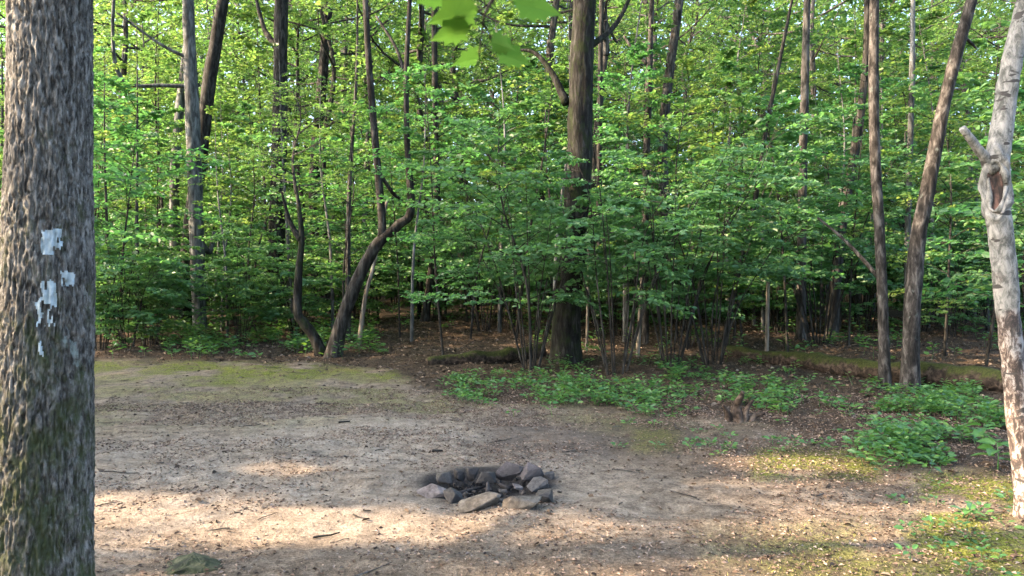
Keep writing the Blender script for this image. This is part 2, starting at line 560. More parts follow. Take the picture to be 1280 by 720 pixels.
def build_ground():
    def axis(fine0, fine1, step, lo, hi):
        a = list(np.arange(fine0, fine1, step))
        s, p = step, fine1
        while p < hi:
            a.append(p)
            s *= 1.09
            p += s
        a.append(hi)
        s, p = step, fine0
        b = []
        while p > lo:
            s *= 1.09
            p -= s
            b.append(max(p, lo))
        return np.array(b[::-1] + a)
    xs = axis(-5.5, 6.0, 0.05, -220, 220)
    ys = axis(3.6, 15.0, 0.05, -60, 320)
    X, Y = np.meshgrid(xs, ys)
    Z = gz(X, Y)
    r = np.hypot(X - PIT[0], Y - PIT[1])
    Z = Z + relief(X, Y)
    Z = Z - 0.09 * (1 - sstep(0.30, 0.54, r))
    V = np.stack([X, Y, Z], -1).reshape(-1, 3)
    nx, ny = len(xs), len(ys)
    i = np.arange(ny - 1)[:, None] * nx
    j = np.arange(nx - 1)[None, :]
    q = np.stack([i + j, i + j + 1, i + nx + j + 1, i + nx + j], -1).reshape(-1, 4)
    x, y, r = X.ravel(), Y.ravel(), r.ravel()
    f = forest(x, y)
    nz = fbm(x * 0.7, y * 0.7, 7.0, seed=41)
    nz2 = fbm(x * 2.1, y * 2.1, 7.0, seed=43)
    moss = np.maximum.reduce([
        sstep(11.3, 13.2, y + (nz - 0.5) * 5) * (1 - sstep(-1.6, 0.2, x)) * sstep(0.34, 0.58, nz2 + 0.08),
        0.45 * sstep(8.2, 10.2, y + (nz - 0.5) * 4) * sstep(0.35, 0.6, nz2),
        in_px(940, 1100, 560, 600, x, y) * sstep(0.3, 0.55, nz2 + 0.1),
        in_px(790, 850, 535, 565, x, y) * 0.8,
        0.85 * sstep(0.9, 1.9, x + (nz - 0.5) * 2) * (1 - sstep(4.7, 5.4, y + (nz - 0.5) * 1.6)) * sstep(0.36, 0.54, nz2),
        in_px(1150, 1290, 590, 730, x, y) * sstep(0.3, 0.5, nz2),
        in_px(980, 1060, 505, 530, x, y)]) * (1 - 0.6 * f)
    litter = np.maximum(f * sstep(0.15, 0.5, nz2 + 0.25), 0.55 * sstep(0.42, 0.60, nz) * sstep(0.2, 2, x))
    litter = np.maximum(litter, 0.4 * sstep(5.0, 4.4, y + (nz2 - 0.5) * 1.2) * sstep(-3.2, -1.6, x))
    pale = sstep(0.15, 0.75, 1 - np.hypot((x + 1.6) / 4.4, (y - 7.0) / 4.0)) + 0.25
    dark_ground = np.maximum(in_px(600, 850, 522, 572, x, y, 30) * 0.8, 0.75 * sstep(0.5, 0.2, np.abs(r - 0.15)) * 0)  # darker ground: a soft-edged band behind the fire ring
    dark_ground = np.maximum(dark_ground, 0.5 * (1 - sstep(0.55, 0.95, r)))
    dark_ground = np.maximum(dark_ground, 0.6 * sstep(11.5, 13.5, y) * (1 - f) * sstep(-3.0, -1.2, x))
    ash = (1 - sstep(0.50, 0.64, r + (nz2 - 0.5) * 0.25))
    me = mk_mesh('ground', V, [q], make_ground_mat(), True, dict(moss=moss, litter=np.clip(litter, 0, 1), pale=np.clip(pale, 0, 1), dark_ground=dark_ground, ash=ash))
    o = link('ground', me)
    tag(o, 'bare dirt clearing running back into leaf-strewn forest floor', kind='structure')


build_ground()

# ------------------------------------------------------------------ sun flecks: gaps left in the crowns that stand towards the sun
GAPS = [  # centre x, y, half length along x, half width y, on the ground
    (-2.1, 5.32, 2.3, 0.30), (0.7, 5.12, 1.6, 0.17), (-2.05, 6.75, 0.45, 0.17), (-3.3, 5.9, 0.6, 0.16), (2.7, 7.05, 0.8, 0.26), (1.4, 4.6, 0.35, 0.1),
    (2.3, 5.6, 0.9, 0.12), (3.2, 5.1, 0.5, 0.25), (2.6, 4.7, 0.6, 0.12), (1.9, 6.3, 0.5, 0.12), (-2.6, 4.8, 0.5, 0.1), (3.55, 5.35, 0.35, 0.35), (0.9, 2.1, 2.2, 0.30), (-2.0, 3.1, 0.6, 0.3), (4.2, 5.35, 1.0, 0.3)]


def sunlit(P):
    t = (P[:, 2] - 0.0) / SUN[2]
    q = P - t[:, None] * SUN[None]
    x, y = q[:, 0], q[:, 1]
    n = fbm(x * 1.6, y * 3.2, 2.0, seed=77, octs=3) - 0.5
    lit = np.zeros(len(P), bool)
    for gx, gy, a, b in GAPS:
        # the streaks lie along the sun's heading
        dx, dy = x - gx, y - gy
        lit |= (dx / a) ** 2 + (dy / b) ** 2 < 1 + n * 2.2
    # along the near trunk
    a, b = (x + 1.95) * 0.99 + (y - 3) * 0.139, -(x + 1.95) * 0.139 + (y - 3) * 0.99
    lit |= (np.abs(b) < 0.42) & (a > 0.3) & (a < 5.5) & (fbm(a * 1.5, b * 1.5, 9.0, seed=79, octs=2) > 0.24)
    far = fbm(x * 0.55, y * 0.9, 5.0, seed=78, octs=3)
    lit |= (far > 0.63) & (y > 16.0)
    lit |= (far > 0.54) & (y > 8.0) & (x > np.where(y < 12.5, 9.5, 7.0))
    return lit


# ------------------------------------------------------------------ crowns (shared between trees)
def spray(g, wood, base, dirn, length, size, ntw, nlf, droop, rng, tmpl, r0=0.012, flat=0.75):
    """one branch with side twigs in a loose plane, leaves along the twigs"""
    dirn = unit(dirn)
    side = unit(np.cross(dirn, [0, 0, 1.0]) + 1e-6)
    m = 6
    t = np.linspace(0, 1, m)
    P = base + np.outer(t * length, dirn)
    P[:, 2] += length * (0.10 * np.sin(t * 2.6) - droop * t * t)
    P += np.cumsum(rng.normal(0, 0.03 * length, (m, 3)) * t[:, None], axis=0) * 0.5
    wood.add(*tube(P, r0 * (1 - 0.8 * t), 4))
    LP, LD, LN = [], [], []
    for k in range(ntw):
        f = 0.18 + 0.82 * (k + rng.random()) / ntw
        p = np.array([np.interp(f, t, P[:, c]) for c in range(3)])
        s = 1 if k % 2 else -1
        d = unit(dirn * (0.55 + rng.random() * 0.5) + side * s * (0.9 * rng.random() + 0.35) + np.array([0, 0, rng.normal(0.0, 0.14)]))
        if f > 0.93:
            d = unit(dirn + rng.normal(0, 0.2, 3))
        tl = length * (0.26 + 0.24 * rng.random()) * (1.1 - 0.5 * f)
        Q = np.array([p, p + d * tl * 0.5 + [0, 0, 0.02 * tl], p + d * tl - [0, 0, droop * tl * 0.5]])
        wood.add(*tube(Q, [r0 * 0.35, r0 * 0.25, r0 * 0.12], 3))
        u = (np.arange(nlf) + rng.random(nlf) * 0.8) / nlf
        pp = np.stack([np.interp(u, [0, 0.5, 1], Q[:, c]) for c in range(3)], -1)
        sd = unit(np.cross(d, [0, 0, 1.0]))
        sg = np.where(np.arange(nlf) % 2, 1.0, -1.0)[:, None]
        ld = d[None] * 0.6 + sd[None] * sg * 0.9 + rng.normal(0, 0.22, (nlf, 3)) + np.array([0, 0, -0.15])
        LP.append(pp)
        LD.append(ld)
        ln = np.array([0, 0, 1.0])[None] * flat + rng.normal(0, 0.42, (nlf, 3))
        LN.append(ln)
    LP, LD, LN = np.concatenate(LP), np.concatenate(LD), np.concatenate(LN)
    g.append((LP, LD, LN, size * (0.65 + 0.7 * rng.random(len(LP)))))


def finish_leaves(g, name, mat, tmpl, cull=None):
    P = np.concatenate([a[0] for a in g])
    D = np.concatenate([a[1] for a in g])
    Nn = np.concatenate([a[2] for a in g])
    S = np.concatenate([a[3] for a in g])
    if cull is not None:
        k = ~(cull(P) | cull(P + D / (np.linalg.norm(D, axis=1)[:, None] + 1e-9) * S[:, None]))
        P, D, Nn, S = P[k], D[k], Nn[k], S[k]
    V, F = leaves(P, D, Nn, S, tmpl)
    return mk_mesh(name, V, F, mat)


def canopy_geo(seed, height=8.0, width=4.2, nl=15, size=0.15, nlf=9, cull=None):
    """limbs and leaf sprays of a tall tree; origin is the top of its bare trunk"""
    rng = np.random.default_rng(seed)
    g, w = [], Geo()
    lead = np.array([[0, 0, -0.05], [rng.normal(0, .2), rng.normal(0, .2), height * .35], [rng.normal(0, .4), rng.normal(0, .4), height * .7], [rng.normal(0, .5), rng.normal(0, .5), height]])
    lp = catmull(lead, 5)
    w.add(*tube(lp, np.linspace(0.13, 0.02, len(lp)), 7))
    for i in range(nl):
        h = height * (0.02 + 0.95 * (i + rng.random() * 0.7) / nl)
        b = np.array([np.interp(h, lp[:, 2], lp[:, c]) for c in range(3)])
        az = i * 2.4 + rng.normal(0, .35)
        prof = math.sin(math.pi * min(0.95, 0.22 + 0.7 * h / height)) ** 0.7
        ln = width * prof * (0.75 + 0.5 * rng.random())
        d = unit([math.cos(az), math.sin(az), 0.25 + 0.5 * h / height + rng.normal(0, .12)])
        tip = b + d * ln
        mid = b + d * ln * 0.5 + np.array([0, 0, -0.08 * ln]) + rng.normal(0, .15, 3)
        lb = catmull([b, mid, tip], 4)
        if cull is not None and cull(lb).mean() > 0.18:
            continue
        w.add(*tube(lb, np.linspace(0.055, 0.012, len(lb)), 5))
        ns = 7
        for k in range(ns):
            f = 0.28 + 0.72 * (k + rng.random() * 0.6) / ns
            q = np.array([np.interp(f, np.linspace(0, 1, len(lb)), lb[:, c]) for c in range(3)])
            a2 = az + (1 if k % 2 else -1) * (0.4 + rng.random() * 0.8)
            sd = [math.cos(a2), math.sin(a2), rng.normal(0.12, .25)]
            if cull is not None and cull(np.array([q, q + np.array(sd) * 0.7, q + np.array(sd) * 1.3])).any():
                continue
            spray(g, w, q, sd, 1.1 + 0.9 * rng.random(), size, 7, nlf, 0.18, rng, LEAF4, 0.014, 0.6)
    return g, w


def make_canopy(seed, **kw):
    g, w = canopy_geo(seed, **kw)
    return w.mesh('canopy_bough', M_BARK), finish_leaves(g, 'canopy_crown', M_CANOPY, LEAF4)


CANOPY = [make_canopy(100 + i, height=8 + i * .6, width=3.9 + .35 * (i % 3), nlf=7, size=[.15, .13, .17, .14, .16][i]) for i in range(5)]


def make_understory(seed, height=5.0, z0=1.2, width=2.0, nb=18, size=0.10, mat=M_UNDER, tmpl=LEAF6, lean=0.3, r=0.035, ntw=11, nlf=9, bark=M_BARK_DARK):
    """slender sapling with layered sprays; origin at its foot"""
    rng = np.random.default_rng(seed)
    g, w = [], Geo()
    top = np.array([rng.normal(0, lean), rng.normal(0, lean), height])
    tr = catmull([[0, 0, -0.25], top * 0.33 + [rng.normal(0, .08), rng.normal(0, .08), 0], top * 0.66 + [rng.normal(0, .12), rng.normal(0, .12), 0], top], 7)
    w.add(*tube(tr, np.linspace(r, 0.006, len(tr)), 7))
    for i in range(nb):
        h = z0 + (height - z0) * (i + rng.random() * 0.8) / nb
        b = np.array([np.interp(h, tr[:, 2], tr[:, c]) for c in range(3)])
        az = i * 2.4 + rng.normal(0, .5)
        f = (h - z0) / (height - z0)
        ln = width * (0.55 + 0.6 * math.sin(math.pi * min(1, 0.15 + 0.75 * f))) * (0.6 + 0.6 * rng.random()) * (1 - 0.45 * f)
        spray(g, w, b, [math.cos(az), math.sin(az), 0.12 + 0.45 * f + rng.normal(0, .1)], ln, size, ntw, nlf, 0.16, rng, tmpl, 0.011)
    return w.mesh('sapling_stem', bark), finish_leaves(g, 'sapling_crown', mat, tmpl)


def make_shrub(seed, height=3.2, stems=9, spread=1.3, size=0.10, mat=M_SHRUB, per=4, ntw=9, nlf=8, bark=M_BARK_DARK, low=0.42):
    """fan of thin stems from one foot, leafy in the upper part"""
    rng = np.random.default_rng(seed)
    g, w = [], Geo()
    for s in range(stems):
        az = s * 2.4 + rng.normal(0, .3)
        h = height * (0.65 + 0.45 * rng.random())
        sp = spread * (0.35 + 0.8 * rng.random())
        tip = np.array([math.cos(az) * sp, math.sin(az) * sp, h])
        b = np.array([math.cos(az) * .12, math.sin(az) * .12, -0.15])
        st = catmull([b, b * .5 + tip * 0.3 + [0, 0, 0.12 * h], tip * 0.7 + [rng.normal(0, .1), rng.normal(0, .1), 0.05 * h], tip], 5)
        w.add(*tube(st, np.linspace(0.018, 0.004, len(st)), 5))
        for k in range(per):
            f = low + (0.98 - low) * (k + rng.random() * .7) / per
            q = np.array([np.interp(f, np.linspace(0, 1, len(st)), st[:, c]) for c in range(3)])
            a2 = az + rng.normal(0, 1.1)
            spray(g, w, q, [math.cos(a2), math.sin(a2), rng.normal(0.12, .15)], 0.6 + 0.6 * rng.random(), size, ntw, nlf, 0.18, rng, LEAF6, 0.006)
    return w.mesh('shrub_stems', bark), finish_leaves(g, 'shrub_foliage', mat, LEAF6)


UNDER = [make_understory(200 + i, height=4.2 + 0.7 * i, z0=0.9 + 0.25 * (i % 3), width=1.7 + 0.2 * (i % 4), nb=20 + 2 * i, size=[0.10, 0.12, 0.165, 0.095, 0.14, 0.115][i], nlf=[10, 9, 6, 10, 8, 9][i], mat=[M_UNDER, M_SHRUB, M_UNDER, M_CANOPY, M_SHRUB, M_UNDER][i]) for i in range(6)]
TALL = [make_understory(240 + i, height=8.0 + 1.0 * i, z0=2.6 + 0.5 * (i % 3), width=2.4 + 0.25 * (i % 3), nb=36, ntw=12, nlf=9, size=0.155, r=0.06, lean=0.4, mat=M_CANOPY, tmpl=LEAF4, bark=[M_BARK_DARK, M_BARK][i % 2]) for i in range(5)]
SHRUB = [make_shrub(300 + i, size=[0.09, 0.13, 0.10, 0.12][i], height=2.7 + 0.62 * i, spread=1.1 + 0.28 * i, stems=9 + i, low=[0.15, 0.2, 0.36, 0.42][i], per=[6, 6, 5, 5][i]) for i in range(4)]
POLE = [make_understory(400 + i, height=6.5 + 0.8 * i, z0=3.4, width=1.2, nb=8, ntw=8, nlf=8, lean=0.45, r=0.045 + 0.008 * i, mat=M_CANOPY, tmpl=LEAF4, size=0.12, bark=[M_BARK_DARK, M_BARK_GREY, M_BARK_GREY, M_BARK][i]) for i in range(4)]


def root(name, loc, label, cat, group=None, rz=0.0, s=1.0):
    e = bpy.data.objects.new(name, None)
    COL.objects.link(e)
    e.empty_display_size = 0.2
    e.location = loc
    e.rotation_euler = (0, 0, rz)
    e.scale = (s, s, s)
    tag(e, label, cat, group)
    return e


def place_pair(name, pair, loc, rz, s, label, cat, group, names=('trunk', 'crown')):
    e = root(name, loc, label, cat, group, rz, s)
    link(names[0], pair[0], e)
    link(names[1], pair[1], e)
    return e


def rough_disp(seed, amp, f=6.0, st=0.25):
    def d(V, r):
        a = fbm(V[..., 0] * f, V[..., 1] * f, V[..., 2] * f * st, seed=seed, octs=3) - 0.5
        return a * 2 * amp * np.minimum(1, r / 0.1)
    return d


def px_trunk(pts, d, ext=4.0, flare=1.35, k=14, mat=M_BARK, seed=1, amp=0.02, top_r=None):
    """trunk through photo points (px, py, width px), foot first, at distance d; continues above the frame"""
    W = np.array([at(p[0], p[1], d) for p in pts])
    R = np.array([p[2] * 0.5 / FPX * d * math.cos(math.atan((p[0] - 640) / FPX)) * 0.94 for p in pts])
    foot = W[0].copy()
    foot[2] = float(gz(foot[0], foot[1]))
    W[0] = foot
    dirv = unit(W[-1] - W[-2])
    if ext > 0:
        W = np.vstack([W, W[-1] + dirv * ext * 0.5, W[-1] + dirv * ext * 0.6 + np.array([0, 0, ext * 0.4])])
        R = np.concatenate([R, [R[-1] * 0.9, R[-1] * 0.78]])
    W = np.vstack([W[0] - [0, 0, 0.3], W])
    R = np.concatenate([[R[0] * flare], R])
    P = catmull(W, 9)
    s = np.concatenate([[0], np.cumsum(np.linalg.norm(np.diff(W, axis=0), axis=1))])
    sp = np.concatenate([[0], np.cumsum(np.linalg.norm(np.diff(P, axis=0), axis=1))])
    RR = np.interp(sp / sp[-1], s / s[-1], R)
    RR = RR * (1 + (flare - 1) * 0.55 * np.exp(-np.maximum(sp - 0.3, 0) / 0.22))
    V, F = tube(P - foot, RR, k, rough_disp(seed, amp))
    return foot, V, F, P - foot, RR


def feature_tree(name, pts, d, label, mat, canopy=0, ext=4.0, limbs=(), cs=0.8, k=16, seed=1, amp=0.02, crown=True, rz=0.0, group=None):
    foot, V, F, P, R = px_trunk(pts, d, ext, mat=mat, seed=seed, amp=amp, k=k)
    g = Geo()
    g.add(V, F)
    e = root(name, foot, label, 'tree', group)
    for lb in limbs:                # each limb: list of (px, py, width px), optional depth offset
        off = lb[0]
        Q = np.array([at(p[0], p[1], d + off * i / max(1, len(lb) - 2)) for i, p in enumerate(lb[1:])]) - foot
        rr = np.array([p[2] * 0.5 / FPX * d for p in lb[1:]])
        C = catmull(Q, 6)
        rc = np.interp(np.linspace(0, 1, len(C)), np.linspace(0, 1, len(rr)), rr)
        g.add(*tube(C, rc, 7, rough_disp(seed + 3, amp * 0.3)))
    link('trunk', g.mesh('trunk', mat, True), e)
    if crown:
        b, c = CANOPY[canopy % len(CANOPY)]
        for nm, me in (('bough', b), ('crown', c)):
            link(nm, me, e, tuple(P[-1] - [0, 0, 0.1]), (0, 0, rz), (cs, cs, cs))
    return e


# ------------------------------------------------------------------ the trees one can tell apart
def near_oak():
    d = 3.0
    ks, rng = 240, np.random.default_rng(5)
    zs = np.concatenate([np.linspace(-0.3, 0.3, 14)[:-1], np.arange(0.3, 3.0, 0.0065), np.linspace(3.0, 9.0, 50)])
    cx = np.interp(zs, [-0.3, 0.5, 1.6, 2.7, 9], [-1.83, -1.835, -1.80, -1.785, -1.65])
    cyy = np.full_like(zs, d) + 0.0
    R = np.interp(zs, [-0.3, 0.0, 0.3, 0.6, 1.2, 2.7, 9], [0.33, 0.25, 0.205, 0.183, 0.163, 0.144, 0.10])
    th = np.arange(ks) / ks * 2 * math.pi
    Z, TH = np.meshgrid(zs, th, indexing='ij')
    ux, uy = np.cos(TH), np.sin(TH)
    wx = ux * 0.18 + 0.012 * (vnoise(ux * 6, uy * 6, Z * 5, 3) - .5)
    wy = uy * 0.18 + 0.012 * (vnoise(ux * 6, uy * 6, Z * 5, 4) - .5)
    n1 = fbm(wx * 62, wy * 62, Z * 9, 61, 3)
    ridge = 1 - np.abs(2 * n1 - 1) * 2.2
    furrow = sstep(0.55, 0.98, ridge)
    n2 = fbm(wx * 120, wy * 120, Z * 34, 62, 3)
    plate = sstep(0.35, 0.6, n2)
    fine = fbm(wx * 220, wy * 220, Z * 90, 63, 2) - 0.5
    big = fbm(ux * 1.4, uy * 1.4, Z * 0.9, 64, 2) - 0.5
    H = -0.010 * furrow + 0.005 * plate + 0.008 * fine + 0.025 * big
    # root flare ribs low down
    H = H + np.exp(-np.maximum(Z, 0) / 0.25) * 0.06 * np.cos(TH * 5 + 0.6)
    RR = R[:, None] + H
    X = cx[:, None] + RR * ux
    Y = cyy[:, None] + RR * uy
    foot = np.array([-1.835, d, float(gz(-1.835, d))])
    V = np.stack([X, Y, Z], -1).reshape(-1, 3) - foot
    n = len(zs)
    i = np.arange(n - 1)[:, None] * ks
    j = np.arange(ks)[None, :]
    jn = (j + 1) % ks
    q = np.stack([i + j, i + jn, i + ks + jn, i + ks + j], -1).reshape(-1, 4)
    e = root('oak_tree', foot, 'thick furrowed grey trunk with flaking pale blue paint blazes', 'tree')
    link('trunk', mk_mesh('oak_trunk', V, [q], M_OAK, True), e)
    # flaking paint: skins of the bark itself, lifted two millimetres
    u = 640 + (X / Y) * FPX
    v = 360 + (CAMZ - Z) / Y * FPX
    face = (TH > math.pi) | (TH < 0.0)
    pn = fbm(wx * 95, wy * 95, Z * 26, 66, 3) - 0.5
    m, nt, b = new_mat('pale_blue_paint')
    nn = noise(nt, coords(nt), 40, 4, 0.6)
    L(nt, ramp(nt, nn, [(0.3, (0.22, 0.28, 0.30)), (0.7, (0.38, 0.45, 0.47))]), b.inputs['Base Color'])
    b.inputs['Roughness'].default_value = 0.7
    for (bx, by, hw, hh) in ((65, 303, 13, 17), (85, 348, 9, 10), (57, 381, 13, 28), (52, 436, 4, 12)):
        box = np.maximum(np.abs(u - bx) / hw, np.abs(v - by) / hh)
        mk = (box + pn * 0.9 < 1.0) & (pn + furrow * 0.35 < 0.29) & face
        fm = mk.reshape(-1)[q].all(axis=1)
        qq = q[fm]
        if not len(qq):
            continue
        ids, inv = np.unique(qq.ravel(), return_inverse=True)
        PV = V[ids].copy()
        nrm = np.stack([ux.reshape(-1)[ids], uy.reshape(-1)[ids], np.zeros(len(ids))], -1)
        link('paint_blaze', mk_mesh('paint_blaze', PV + nrm * 0.0022, [inv.reshape(-1, 4)], m, True), e)
    # crown high above and the bough whose leaves hang into the top of the view
    bgh, cr = CANOPY[2]
    for nm, me in (('bough', bgh), ('crown', cr)):
        link(nm, me, e, (0.18, 0, 8.9), (0, 0, 0.7), (0.9, 0.9, 0.9))
    a = np.array([-1.74, 3.0, 3.35])
    tip = at(604, 30, 1.24)
    B = catmull([a, a + [0.6, -0.4, 0.22], np.array([-0.45, 1.7, 2.62]), at(596, -60, 1.24), tip], 7) - foot
    br = link('bough', None if False else (lambda gg: (gg.add(*tube(B, np.linspace(0.018, 0.0016, len(B)), 8)), gg.mesh('low_bough', M_BARK, True))[1])(Geo()), e)
    half = np.array([[0, 0], [.10, .20], [.04, .42], [.22, .34], [.36, .50], [.42, .30], [.62, .36], [.66, .18], [1.0, 0]], float)   # half outline of a lobed leaf
    out = np.vstack([half, [[x, -y] for x, y in half[-2:0:-1]]])
    for (lx, ly, dd, ln, ang, tilt) in ((598, 22, 1.2, 0.085, 172, 0.25), (588, 44, 1.22, 0.07, 205, 0.15), (640, 14, 1.25, 0.09, -8, 0.1), (612, 62, 1.28, 0.05, -30, 0.35),
                                        (600, 82, 1.3, 0.055, 195, 0.1), (618, 76, 1.3, 0.07, -10, 0.05), (556, 6, 1.2, 0.05, 150, 0.3)):
        ly = ly - 10
        p = at(lx, ly, dd) - foot
        dr = np.array([math.cos(math.radians(ang)), -0.35 + 0.3 * rng.random(), -0.25 + 0.12 * math.sin(math.radians(ang))])
        dr = unit(dr)
        nr = unit(np.array([0.1 * rng.normal(), 0.55 + tilt, 1.0]))
        bv = unit(np.cross(nr, dr))
        nr = np.cross(dr, bv)
        pts = p + ln * (out[:, :1] * dr + out[:, 1:] * bv + (np.abs(out[:, 1:]) * 0.25 - out[:, :1] ** 2 * 0.12) * nr)
        mid = p + ln * (0.45 * dr - 0.03 * nr)
        VV = np.vstack([pts, mid])
        c = len(pts)
        tri = np.array([[i, (i + 1) % c, c] for i in range(c)])
        near = B[np.argmin(np.linalg.norm(B - p, axis=1))]
        g2 = Geo()
        g2.add(VV, [tri])
        link('leaf', g2.mesh('leaf', M_BIGLEAF), br)
        g3 = Geo()
        g3.add(*tube(np.array([near, (near + p) / 2 + [0, 0, .01], p + dr * ln * 0.05]), [0.0014, 0.0011, 0.0009], 5))
        link('leaf_stalk', g3.mesh('leaf_stalk', M_BARK_DARK), br)


def birch():
    d = 5.35
    pts = [(1284, 645, 35), (1281, 600, 34), (1265, 440, 33), (1252, 305, 35), (1244, 225, 37), (1254, 150, 31), (1263, 85, 30), (1283, 0, 27)]
    mat = make_birch_mat()
    foot, V, F, P, R = px_trunk(pts, d, 5.0, flare=1.2, k=40, seed=70, amp=0.006)
    # finer rings for the close stem
    P2 = catmull(P, 4)
    R2 = np.interp(np.linspace(0, 1, len(P2)), np.linspace(0, 1, len(R)), R)
    kc = at(1245, 234, d) - foot                     # the old wound, facing the clearing
    tu, tn = np.array([0.85, -0.53, 0.0]), np.array([-0.53, -0.85, 0.0])

    def disp(V, r):
        a = (fbm(V[..., 0] * 18, V[..., 1] * 18, V[..., 2] * 9, seed=71, octs=3) - 0.5) * 0.022
        dx, dz = (V[..., 0] - kc[0]) * tu[0] + (V[..., 1] - kc[1]) * tu[1], V[..., 2] - kc[2]
        q = np.sqrt((dx / 0.068) ** 2 + (dz / 0.205) ** 2) * (0.85 + 0.5 * fbm(V[..., 0] * 20, V[..., 2] * 9, 0.0, seed=72, octs=2))
        front = (V[..., 0] - kc[0]) * tn[0] + (V[..., 1] - kc[1]) * tn[1] > 0.0
        hole = np.where(front & (q < 1.0), -0.05 * (1 - q ** 2), 0) + np.where(front, 0.022 * np.exp(-((q - 1.15) / 0.22) ** 2), 0)
        return a + hole
    V, F = tube(P2, R2, 48, disp)
    e = root('birch_tree', foot, 'slender pale mottled trunk with an open wound and a snapped branch stub', 'tree')
    link('trunk', mk_mesh('birch_trunk', V, F, mat, True), e)
    s0, s1 = at(1236, 205, d) - foot, at(1203, 160, d - 0.1) - foot
    g = Geo()
    SP = catmull([s0 + [0.03, 0, -0.03], (s0 + s1) / 2 + [0.01, 0, -0.01], s1], 6)
    g.add(*tube(SP, np.concatenate([[0.075, 0.058, 0.047], np.linspace(0.036, 0.024, len(SP) - 3)]), 12, rough_disp(8, 0.012, 30, 1)))
    link('branch_stub', g.mesh('branch_stub', mat, True), e)
    # dark rotten heart inside the wound, and its raised lip
    g = Geo()
    th = np.linspace(0, 2 * math.pi, 15)
    lip = kc + np.outer((0.050 + 0.010 * np.sin(3 * th + 1)) * np.cos(th), tu) + np.outer(0.084 - 0.026 * np.abs(np.cos(th)), tn) + np.outer((0.195 + 0.02 * np.cos(2 * th)) * np.sin(th), [0, 0, 1.0])
    g.add(*tube(lip, 0.014 + 0.007 * np.sin(th * 4), 10, rough_disp(9, 0.09, 34, 1)))
    m, nt, b = new_mat('raw_red_wood')
    L(nt, ramp(nt, noise(nt, coords(nt, 'Object', (1, 1, .3)), 30, 4, .6), [(0.45, (0.010, 0.007, 0.006)), (0.53, (0.035, 0.020, 0.015)), (0.63, (0.12, 0.066, 0.05))]), b.inputs['Base Color'])
    b.inputs['Roughness'].default_value = 0.9
    link('wound_lip', g.mesh('wound_lip', mat, True), e)
    g = Geo()
    ph = np.linspace(0, 1, 7)
    rings = np.array([kc + tu * (0.056 * s * math.cos(t)) + tn * (0.074 - 0.03 * (1 - s) - 0.014 * math.sin(5 * t + 4 * s) * s - 0.016 * abs(math.cos(t)) * s) + np.array([0, 0, 0.19 * s * math.sin(t)]) for s in ph for t in np.arange(14) / 14 * 2 * math.pi])
    i = np.arange(6)[:, None] * 14
    j = np.arange(14)[None]
    g.add(rings, [np.stack([i + j, i + (j + 1) % 14, i + 14 + (j + 1) % 14, i + 14 + j], -1).reshape(-1, 4)])
    link('wound', g.mesh('wound', m, True), e)
    b_, c_ = CANOPY[3]
    for nm, me in (('bough', b_), ('crown', c_)):
        link(nm, me, e, tuple(P[-1] - [0, 0, .1]), (0, 0, 2.0), (0.6, 0.6, 0.6))


near_oak()
birch()
feature_tree('oak_tree', [(706, 445, 40), (709, 390, 35), (718, 300, 33), (724, 200, 33), (727, 100, 32), (730, 0, 31)], 15.0,
             'stout dark trunk with mossy side rising behind the leafy shrubs', M_BARK_MOSS, 0, 5, cs=1.0, k=28, seed=2, amp=0.045, rz=1.0,
             limbs=[(0.4, (708, 130, 12), (690, 92, 8), (668, 66, 5), (640, 62, 3)), (0.6, (735, 60, 9), (770, 30, 6), (800, -30, 4))])
feature_tree('hickory_tree', [(250, 407, 19), (246, 300, 20), (241, 150, 20), (237, 60, 17), (235, 0, 15)], 22.0,
             'pale grey lichen-spotted trunk standing close before a darker leaning one', M_BARK_GREY, 1, 4, seed=3, amp=0.03,
             limbs=[(-1.0, (240, 108, 6), (200, 107, 5), (164, 106, 5), (146, 86, 5), (141, 40, 4), (143, -20, 4)), (-0.6, (238, 74, 5), (205, 58, 4), (170, 34, 3), (146, 16, 2)),
                    (0.5, (249, 300, 8), (262, 315, 7), (268, 290, 5))])
feature_tree('maple_tree', [(230, 402, 24), (236, 300, 20), (250, 200, 19), (262, 100, 19), (272, 40, 17), (279, 0, 16)], 24.0,
             'dark trunk leaning out from behind the pale grey lichen-spotted one', M_BARK_DARK, 2, 4, seed=4, amp=0.03)
feature_tree('maple_tree', [(343, 392, 27), (344, 330, 24), (348, 240, 22), (350, 120, 20), (351, 50, 19), (352, 0, 19)], 24.5,
             'straight upright dark trunk with a thin fork, beside the twisted stems', M_BARK_DARK, 3, 5, seed=5, amp=0.035, limbs=[(0.5, (346, 60, 10), (330, 35, 6), (318, -10, 4))])
feature_tree('maple_tree', [(390, 395, 14), (392, 300, 14), (394, 200, 14), (402, 110, 14), (411, 0, 12)], 30.0,
             'slim reddish trunk just behind the twisted stems', M_BARK_BROWN, 4, 4, seed=6)
